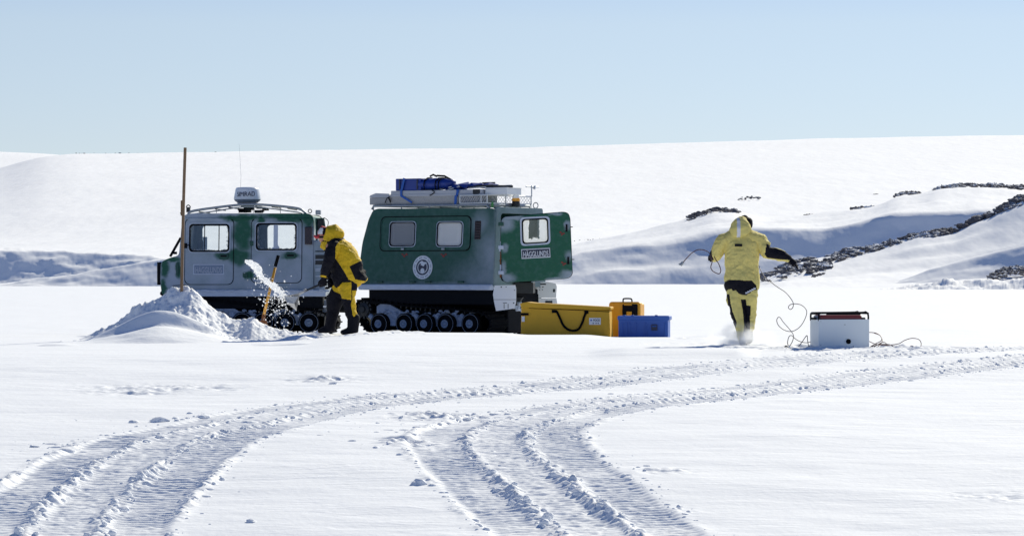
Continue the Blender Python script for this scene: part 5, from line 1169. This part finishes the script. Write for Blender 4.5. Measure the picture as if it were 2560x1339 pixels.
# ------------------------------------------------------------------ marker pole and shovels
m = MB(); pts = [P(454, 745, 52.2), P(454.5, 700, 52.2), P(456.5, 600, 52.2), P(459, 500, 52.2), P(463, 369, 52.2)]
for p0, p1 in zip(pts[:-1], pts[1:]):
    dd = p1 - p0; m.box((p0 + p1) / 2, (.046, .046, dd.length), 0, Matrix.Rotation(math.atan2(dd.x, dd.z), 3, 'Y'))
m.box(P(454, 520, 52.25), (.03, .03, .25), 0); tag(m.build('marker_pole', ['wood'], bevel=.004), 'tall weathered wooden pole standing in the snow pile', 'pole')
t = empty('snow_shovel', P(658, 812, 52.6)); tag(t, 'yellow handled shovel standing upright in the snow before the front car', 'shovel'); o0 = t.location.copy()
m = MB(); m.tube([P(688, 668, 52.6) - o0, P(659, 790, 52.6) - o0], .023, 8); m.build('shaft', ['shovel_yellow'], t, smooth=True)
m = MB(); m.tube([P(696, 638, 52.6) - o0, P(688, 666, 52.6) - o0], .028, 8); m.build('grip', ['black_rubber'], t, smooth=True)
m = MB(); m.tube([P(660, 786, 52.6) - o0, P(657, 806, 52.6) - o0], .03, 8); m.box(P(655, 820, 52.6) - o0, (.2, .03, .26), 0, Matrix.Rotation(R(-13), 3, 'Y')); m.build('blade', ['rust'], t)
t = empty('snow_scoop', P(735, 750, 51.6)); tag(t, 'aluminium snow shovel held by the bending person, throwing snow', 'shovel'); o0 = t.location.copy()
PP = lambda a, b, y=0: P(a, b, 51.6 + y) - o0
m = MB(); m.tube([PP(832, 692, .15), PP(818, 705), PP(790, 715), PP(752, 732)], .016, 8); m.build('shaft', ['dark_metal'], t, smooth=True)
m = MB(); m.tube([PP(766, 724), PP(745, 736)], .021, 8, 0); m.build('ferrule', ['shovel_steel'], t, smooth=True)
m = MB()  # dished blade
A1, A2, A3, A4, A5 = PP(712, 740, .05), PP(749, 733, .0), PP(744, 755, -.02), PP(740, 776, .02), PP(722, 760, -.10); c0 = PP(733, 752, .16)
vs = [A1, A2, A3, A4, A5, c0]; vs2 = [v + Vector((.006, .012, .006)) for v in vs]
m.add(vs + vs2, [(0, 5, 1), (1, 5, 2), (2, 5, 3), (3, 5, 4), (4, 5, 0), (6, 7, 11), (7, 8, 11), (8, 9, 11), (9, 10, 11), (10, 6, 11)] + [(i, (i + 1) % 5, (i + 1) % 5 + 6, i + 6) for i in range(5)], 0)
m.add([A1 + Vector((0, -.13, 0)), PP(745, 741, -.13), PP(735, 758, -.13), PP(741, 777, -.02), PP(718, 757, -.12)], [(0, 1, 2, 4), (4, 2, 3)], 0); m.tube([PP(745, 741, -.135), PP(735, 758, -.135), PP(741, 776, -.03)], .006, 5)
m.build('blade', ['shovel_steel'], t)
# thrown snow
rd = random.Random(21)
me = blobmesh([([P(615, 653, 52), P(626, 657, 52), P(637, 664, 52), P(645, 675, 52), P(649, 685, 52), P(656, 695, 52)], [.02, .038, .055, .062, .05, .035]), ([P(654, 692, 52), P(668, 703, 51.9), P(680, 714, 51.9), P(695, 727, 51.8), P(708, 738, 51.7), P(724, 748, 51.6)], [.03, .035, .03, .03, .028, .02]), ([P(684, 708, 51.9), P(694, 720, 51.8), P(700, 730, 51.8)], [.018, .026, .02])], .011, 1, .028, 30, 5)
m = MB(); m.v = [tuple(v.co) for v in me.vertices]; m.f = [tuple(p.vertices) for p in me.polygons]; m.m = [0] * len(m.f)
for i in range(620):
    k = rd.random()
    if k < .5: t_ = rd.random(); px = 640 + 85 * t_ + rd.gauss(0, 8); py = 688 + 62 * t_ + rd.gauss(0, 9)
    elif k < .9: px = rd.gauss(692, 24); py = 735 + abs(rd.gauss(0, 38))
    else: px = rd.gauss(675, 40); py = rd.gauss(725, 34)
    if py > 825 or py < 645 or px < 596: continue
    s = .007 + .022 * rd.random() ** 3.0; m.chunk(P(px, py, 51.8 + rd.gauss(0, .25)), (s * 1.1, s, s * rd.uniform(.9, 1.6)), 0, rd)
tag(m.build('thrown_snow', ['snow_spray']), 'bright spray of thrown snow flying off the shovel', 'flying snow', kind='stuff')

# ------------------------------------------------------------------ people
def paint(me, fr, default, patches, mats):
    """material per face from outline patches seen from the front; patches = (material index, [px polygon])"""
    for mt in mats: me.materials.append(MATS[mt])
    n = len(me.polygons); c = np.zeros(n * 3, np.float32); me.polygons.foreach_get('center', c); c = c.reshape(-1, 3); idx = np.full(n, default, np.int32)
    for mi, poly, *rest in patches:
        cond = rest[0] if rest else None
        pl = np.array([fr.xz(a, b) for a, b in poly]); x, z = c[:, 0], c[:, 2]; ins = np.zeros(n, bool); j = len(pl) - 1
        for i in range(len(pl)):
            xi, zi, xj, zj = *pl[i], *pl[j]; cr = ((zi > z) != (zj > z)) & (x < (xj - xi) * (z - zi) / (zj - zi + 1e-12) + xi); ins ^= cr; j = i
        if cond is not None: ins &= cond(c)
        idx[ins] = mi
    me.polygons.foreach_set('material_index', idx); me.polygons.foreach_set('use_smooth', np.ones(n, bool))
def glove(wrist, direc, palm_n, size=1.0, curl=.6, spread=.25):
    """palm, four fingers and a thumb as a list of lofts"""
    d = Vector(direc).normalized(); n = Vector(palm_n); n = (n - d * n.dot(d)).normalized(); s = d.cross(n); w = Vector(wrist); k = size
    out = [([w, w + d * .04 * k, w + d * .085 * k], [.032 * k, .040 * k, .038 * k])]
    for i, (off, ln) in enumerate(((-.034, .075), (-.011, .085), (.012, .08), (.034, .062))):
        b = w + d * .085 * k + s * off * k; dd = (d + s * off * spread * 8).normalized(); pts = [b]; a = 0
        for j in range(3): a += curl * (.5 + .2 * i / 3); b = b + (dd * math.cos(a) + n * math.sin(a)) * ln * k / 3; pts.append(b)
        out.append((pts, [.0135 * k, .013 * k, .012 * k, .0105 * k]))
    b = w + d * .03 * k - s * .03 * k; out.append(([b, b - s * .028 * k + d * .03 * k + n * .01 * k, b - s * .03 * k + d * .06 * k + n * .03 * k], [.016 * k, .0145 * k, .012 * k]))
    return out
# ---- person with the shovel (faces left, bent forward)
p1 = Fr(862, 834, 51.6); t = empty('person', p1.o); tag(t, 'person in a yellow and black parka bending over to shovel snow', 'person')
c1 = lambda cx, cy, y=0: p1(760 + cx / 4.46, 550 + cy / 4.46, y)
j = lambda cx, cy, y=0: (lambda v: Vector((v.x, y, v.z)))(c1(cx, cy, y))
body = blobmesh([([j(230, 215, .0), j(215, 175, .0), j(222, 135, .0), j(232, 110, .0)], [(.075, .065), (.10, .078), (.105, .08), (.07, .06)]), ([j(178, 205, 0), j(184, 222, 0), j(205, 235, 0)], [.022, .030, .035]), ([j(176, 195, 0), j(168, 201, 0)], [.016, .012]), ([j(240, 225, 0), j(285, 270, 0)], [.06, .07]),
                 ([j(300, 290, 0), j(400, 400, 0), j(470, 560, 0), j(490, 690, 0)], [(.12, .17), (.13, .18), (.13, .17), (.13, .17)]),
                 ([j(330, 300, -.19), j(255, 480, -.24), j(215, 620, -.2)], [.05, .042, .03]), ([j(330, 300, .19), j(280, 500, .22), j(290, 650, .15)], [.05, .042, .03]),
                 ([j(460, 720, -.1), j(490, 940, -.1), j(545, 1200, -.09)], [.085, .06, .04]), ([j(440, 720, .1), j(330, 930, .12), j(285, 1180, .12)], [.085, .06, .04])], .012, 3)
paint(body, p1, 0, [], ['skin']); o = link('body', body, t)
tag(o)
# jacket with hood and sleeves
jk = blobmesh([([j(345, 262, 0), j(395, 320, 0), j(440, 430, 0), j(485, 560, 0), j(530, 650, 0)], [(.13, .22), (.20, .25), (.25, .25), (.26, .24), (.21, .22)]),
               ([j(360, 250, 0), j(420, 255, 0)], [(.08, .2), (.08, .18)]), ([j(420, 560, 0), j(400, 660, 0), j(385, 715, 0)], [(.16, .22), (.15, .2), (.07, .18)]), ([j(560, 600, 0), j(640, 640, 0), j(668, 655, 0)], [(.12, .2), (.12, .18), (.07, .15)]),
               ([j(340, 290, -.20), j(290, 400, -.27), j(262, 490, -.28), j(238, 560, -.25), j(222, 612, -.2)], [.105, .095, .085, .078, .062]),
               ([j(340, 290, .20), j(300, 400, .27), j(290, 520, .26), j(292, 610, .2), j(296, 650, .14)], [.105, .09, .085, .075, .062]),
               ([j(290, 255, 0), j(255, 265, 0), j(222, 280, 0), j(208, 300, 0)], [(.09, .12), (.085, .1), (.06, .075), (.045, .05)]), ([j(240, 300, 0), j(300, 320, 0)], [(.07, .1), (.1, .15)])], .008, 3, .020, 9, 3)
CP = lambda lst: [(760 + a / 4.46, 550 + b / 4.46) for a, b in lst]
paint(jk, p1, 1, [(0, CP([(180, 240), (260, 240), (262, 262), (240, 330), (190, 345), (180, 300)])), (0, CP([(455, 205), (500, 190), (760, 420), (640, 452), (515, 515), (578, 660), (690, 682), (735, 600), (760, 760), (560, 700), (470, 690), (400, 780), (380, 750), (510, 672), (450, 560), (362, 430), (365, 300), (400, 240)])), (0, CP([(170, 608), (260, 622), (258, 642), (170, 628)])), (0, CP([(380, 745), (500, 672), (740, 690), (720, 740), (380, 790)]))], ['yellow_coat', 'black_cloth'])
link('parka', jk, t)
hd = blobmesh([([j(262, 200, 0), j(300, 165, 0), j(355, 150, 0), j(395, 165, 0)], [(.10, .12), (.155, .16), (.15, .16), (.10, .11)]), ([j(270, 215, 0), j(330, 215, 0), j(385, 200, 0)], [(.08, .13), (.10, .15), (.08, .12)]), ([j(255, 225, 0), j(240, 265, 0)], [(.06, .1), (.055, .09)])], .012, 3, .012, 8, 6)
paint(hd, p1, 0, [], ['yellow_coat']); link('hood', hd, t)
cp = blobmesh([([j(178, 150, 0), j(205, 130, 0), j(245, 140, 0), j(258, 165, 0)], [(.05, .075), (.10, .095), (.10, .095), (.06, .08)]), ([j(168, 178, 0), j(140, 188, 0), j(115, 178, 0)], [(.022, .075), (.028, .07), (.018, .055)]), ([j(168, 195, 0), j(128, 196, 0)], [(.018, .07), (.016, .05)])], .010, 2)
paint(cp, p1, 0, [(1, CP([(155, 90), (218, 85), (213, 158), (155, 160)])), (2, CP([(218, 85), (290, 85), (290, 210), (208, 158)]))], ['red_cloth', 'white_cloth', 'black_cloth']); link('cap', cp, t)
gg = blobmesh([([j(182, 188, 0), j(205, 186, 0), j(245, 190, 0)], [(.028, .086), (.030, .09), (.025, .09)])], .010, 1); paint(gg, p1, 0, [], ['black_cloth']); link('goggles', gg, t)
tr = blobmesh([([j(500, 650, -.05), j(495, 760, -.1), j(490, 860, -.11), j(515, 990, -.1), j(552, 1120, -.09)], [(.15, .16), (.135, .13), (.115, .115), (.095, .10), (.085, .09)]),
               ([j(450, 660, .06), j(400, 790, .10), j(335, 920, .12), j(325, 1000, .13), j(310, 1080, .13)], [(.15, .16), (.15, .13), (.13, .115), (.105, .10), (.09, .09)]), ([j(470, 640, 0), j(470, 760, 0)], [(.17, .2), (.14, .18)]), ([j(475, 800, -.12), j(480, 860, -.12)], [(.10, .05), (.10, .05)])], .008, 3, .018, 9, 12)
paint(tr, p1, 1, [(0, CP([(300, 740), (380, 700), (535, 690), (537, 888), (428, 872), (415, 825), (330, 790)])), (0, CP([(543, 783), (603, 783), (592, 850), (590, 960), (612, 1080), (630, 1160), (575, 1105), (550, 1060), (530, 940), (545, 870)]))], ['yellow_coat', 'black_cloth']); link('trousers', tr, t)
for (pts, rr_) in (([j(555, 1085, -.09), j(550, 1160, -.09), j(545, 1215, -.09)], [.10, .095, .09]), ([j(315, 1050, .13), j(300, 1130, .13), j(290, 1200, .13)], [.095, .09, .085])):
    e = pts[-1]; bt = blobmesh([(pts, rr_), ([e + Vector((.05, 0, -.02)), e + Vector((-.08, 0, -.03)), e + Vector((-.17, 0, -.05))], [(.05, .06), (.055, .06), (.04, .05)])], .013, 2, .006, 9); paint(bt, p1, 0, [], ['black_cloth']); link('boot', bt, t)
hn = Vector((-.6, 0, -.8))
for w_, dr_, nn in ((j(222, 640, -.14), Vector((-.05, .25, -1)), Vector((-.3, 1, 0))), (j(295, 655, .12), Vector((.0, -.15, -1)), Vector((-1, -.2, 0)))):
    gm = blobmesh(glove(w_, dr_, nn, 1.25, .85), .0065, 1); paint(gm, p1, 0, [], ['black_cloth']); link('glove', gm, t)

# ---- running person seen from behind
p2 = Fr(1858, 862, 45.5); t = empty('person', p2.o); tag(t, 'person in a pale yellow parka and trousers running away with a cord', 'person')
def k2(cx, cy, y=0): v = p2(1680 + cx / 3.72, 520 + cy / 3.72, y); return Vector((v.x, y, v.z))
CQ = lambda lst: [(1680 + a / 3.72, 520 + b / 3.72) for a, b in lst]
body = blobmesh([([k2(672, 215, -.02), k2(672, 160, .0), k2(676, 125, .02), k2(678, 110, .02)], [(.07, .075), (.085, .10), (.08, .10), (.05, .06)]), ([k2(672, 170, .12), k2(674, 152, .122)], [.016, .013]), ([k2(655, 220, 0), k2(650, 280, 0)], [.06, .07]), ([k2(650, 290, 0), k2(650, 450, 0), k2(650, 700, 0)], [(.18, .11), (.16, .11), (.15, .12)]),
                 ([k2(480, 310, 0), k2(415, 400, .05), k2(380, 445, .2)], [.05, .04, .03]), ([k2(820, 310, 0), k2(900, 410, 0), k2(1090, 470, 0)], [.05, .04, .03]),
                 ([k2(590, 760, 0), k2(620, 980, .02), k2(655, 1190, 0)], [.09, .06, .04]), ([k2(715, 760, 0), k2(720, 980, .1), k2(715, 1150, .0)], [.09, .06, .04])], .012, 3)
paint(body, p2, 0, [], ['skin']); link('body', body, t)
jk = blobmesh([([k2(645, 265, 0), k2(648, 330, 0), k2(648, 450, 0), k2(648, 560, 0), k2(650, 680, 0), k2(648, 735, 0)], [(.20, .13), (.245, .17), (.245, .18), (.235, .17), (.25, .19), (.25, .18)]), ([k2(480, 300, 0), k2(560, 270, 0), k2(740, 270, 0), k2(815, 300, 0)], [(.09, .11), (.10, .13), (.10, .13), (.09, .11)]),
               ([k2(490, 300, 0), k2(440, 360, .02), k2(415, 415, .05), k2(405, 445, .14), k2(395, 455, .22)], [.105, .10, .095, .085, .075]),
               ([k2(810, 300, 0), k2(860, 360, -.02), k2(885, 410, -.02), k2(960, 425, -.03), k2(1040, 450, -.04), k2(1090, 472, -.05)], [.105, .10, .092, .08, .068, .055])], .008, 3, .022, 8, 8)
paint(jk, p2, 0, [(1, CQ([(465, 790), (485, 690), (520, 668), (735, 672), (775, 715), (797, 790), (760, 830), (460, 830)])), (1, CQ([(872, 330), (930, 360), (1150, 440), (1150, 520), (1085, 490), (880, 462), (858, 430)])), (0, CQ([(960, 474), (1090, 484), (1080, 520), (960, 490)])), (1, CQ([(335, 375), (368, 395), (372, 440), (395, 482), (340, 490)])), (2, CQ([(800, 260), (860, 300), (895, 340), (868, 330), (830, 280)]))], ['pale_yellow', 'black_cloth', 'pale_yellow']); link('parka', jk, t)
m = MB(); a = k2(585, 333, -.19); b = k2(652, 357, -.19); m.box(((a.x + b.x) / 2, -.185, (a.z + b.z) / 2), (b.x - a.x, .03, a.z - b.z), 0); m.build('back_badge', ['black_cloth'], t)
m = MB(); a = k2(690, 760, -.2); 
for k in range(5):
    c = k2(692 + k * 19, 788 - k * 10 , -.19); m.box(c, (.03, .02, .022), 0)
m.build('tail_flap_marking', ['reflective'], t)
hd = blobmesh([([k2(648, 245, -.05), k2(642, 225, -.07), k2(638, 195, -.08), k2(640, 160, -.06), k2(645, 140, -.03)], [(.12, .09), (.158, .13), (.155, .14), (.135, .14), (.10, .12)]), ([k2(575, 235, .02), k2(640, 250, -.05), k2(710, 232, .02)], [(.055, .10), (.07, .12), (.055, .10)])], .012, 3, .012, 8, 2)
paint(hd, p2, 0, [(1, CQ([(597, 90), (622, 90), (630, 300), (598, 300)]), lambda c: c[:, 1] < 0)], ['pale_yellow', 'reflective']); link('hood', hd, t)
bn = blobmesh([([k2(690, 160, .03), k2(683, 130, .02), k2(675, 108, .02), k2(672, 94, .02)], [(.098, .11), (.105, .115), (.092, .105), (.06, .08)])], .012, 2); paint(bn, p2, 0, [], ['black_cloth']); link('beanie', bn, t)
tr = blobmesh([([k2(590, 740, 0), k2(585, 850, 0), k2(610, 970, .02), k2(636, 1060, .02), k2(656, 1150, .0), k2(662, 1205, 0)], [(.13, .14), (.115, .13), (.10, .115), (.088, .10), (.075, .085), (.07, .08)]), ([k2(715, 740, 0), k2(722, 850, .0), k2(728, 970, .06), k2(722, 1060, .06), k2(712, 1120, .0), k2(708, 1165, 0)], [(.125, .14), (.11, .13), (.09, .11), (.078, .10), (.07, .08), (.065, .075)]), ([k2(650, 730, 0), k2(650, 820, 0)], [(.17, .15), (.14, .12)])], .008, 3, .020, 8, 4)
paint(tr, p2, 0, [(1, CQ([(635, 848), (682, 848), (690, 905), (728, 905), (722, 1100), (730, 1260), (650, 1260), (665, 1110), (668, 1100), (655, 950), (645, 900)])), (1, CQ([(505, 800), (528, 800), (545, 900), (560, 960), (600, 1060), (590, 1110), (550, 1020), (520, 900)]))], ['pale_yellow', 'black_cloth']); link('trousers', tr, t)
for pts in ([k2(660, 1185, .0), k2(662, 1215, .0), k2(664, 1245, .0)], [k2(710, 1140, .0), k2(712, 1170, -.02), k2(714, 1205, -.05)]):
    e = pts[-1]; bt = blobmesh([(pts, [.062, .066, .065]), ([e + Vector((0, -.06, -.03)), e + Vector((0, .06, -.04)), e + Vector((0, .16, -.05))], [(.055, .045), (.055, .045), (.045, .035)])], .013, 2); paint(bt, p2, 0, [], ['black_cloth']); link('boot', bt, t)
gl_ = glove(k2(1082, 475, -.05), Vector((1, 0, -.65)), Vector((-.5, .3, -1)), 1.15, .35, .3); gm = blobmesh(gl_, .0065, 1); paint(gm, p2, 0, [], ['black_cloth']); link('glove', gm, t)
gl_ = glove(k2(380, 445, .18), Vector((-.1, 1, -.05)), Vector((0, 0, -1)), 1.1, .9); gm = blobmesh(gl_, .0065, 1); paint(gm, p2, 0, [], ['black_cloth']); link('glove', gm, t)

# blown snow kicked up round the running feet
def puff(name, px, py, d, size, dens, label, seed=0):
    bpy_m = bpy.data.materials.new(name); bpy_m.use_nodes = True; n = bpy_m.node_tree; n.nodes.clear(); L = n.links.new
    out = N(n, 'ShaderNodeOutputMaterial'); vol = N(n, 'ShaderNodeVolumePrincipled'); vol.inputs['Color'].default_value = (.97, .98, 1, 1); vol.inputs['Anisotropy'].default_value = .3
    tc = N(n, 'ShaderNodeTexCoord'); no = N(n, 'ShaderNodeTexNoise'); no.inputs['Scale'].default_value = 2.6; no.inputs['Detail'].default_value = 3; L(tc.outputs['Object'], no.inputs['Vector'])
    ln = N(n, 'ShaderNodeVectorMath', operation='LENGTH'); L(tc.outputs['Object'], ln.inputs[0])
    mr = N(n, 'ShaderNodeMapRange', interpolation_type='SMOOTHSTEP'); L(ln.outputs['Value'], mr.inputs['Value']); mr.inputs['From Min'].default_value = 0; mr.inputs['From Max'].default_value = .95; mr.inputs['To Min'].default_value = dens; mr.inputs['To Max'].default_value = 0
    m2 = N(n, 'ShaderNodeMapRange'); L(no.outputs[0], m2.inputs['Value']); m2.inputs['From Min'].default_value = .42; m2.inputs['From Max'].default_value = .66
    mu = N(n, 'ShaderNodeMath', operation='MULTIPLY'); L(mr.outputs[0], mu.inputs[0]); L(m2.outputs[0], mu.inputs[1]); L(mu.outputs[0], vol.inputs['Density']); L(vol.outputs[0], out.inputs['Volume'])
    m = MB(); m.lathe((0, 0, 0), [(math.sin(R(a)), -math.cos(R(a))) for a in range(0, 181, 12)], 'z', 24); o = m.build(name, [bpy_m], smooth=True); o.location = P(px, py, d); o.scale = size
    return tag(o, label, 'blown snow', kind='stuff')
puff('blown_snow', 1852, 850, 45.3, (.62, .45, .30), 17, 'puff of powder snow kicked up round the running feet')
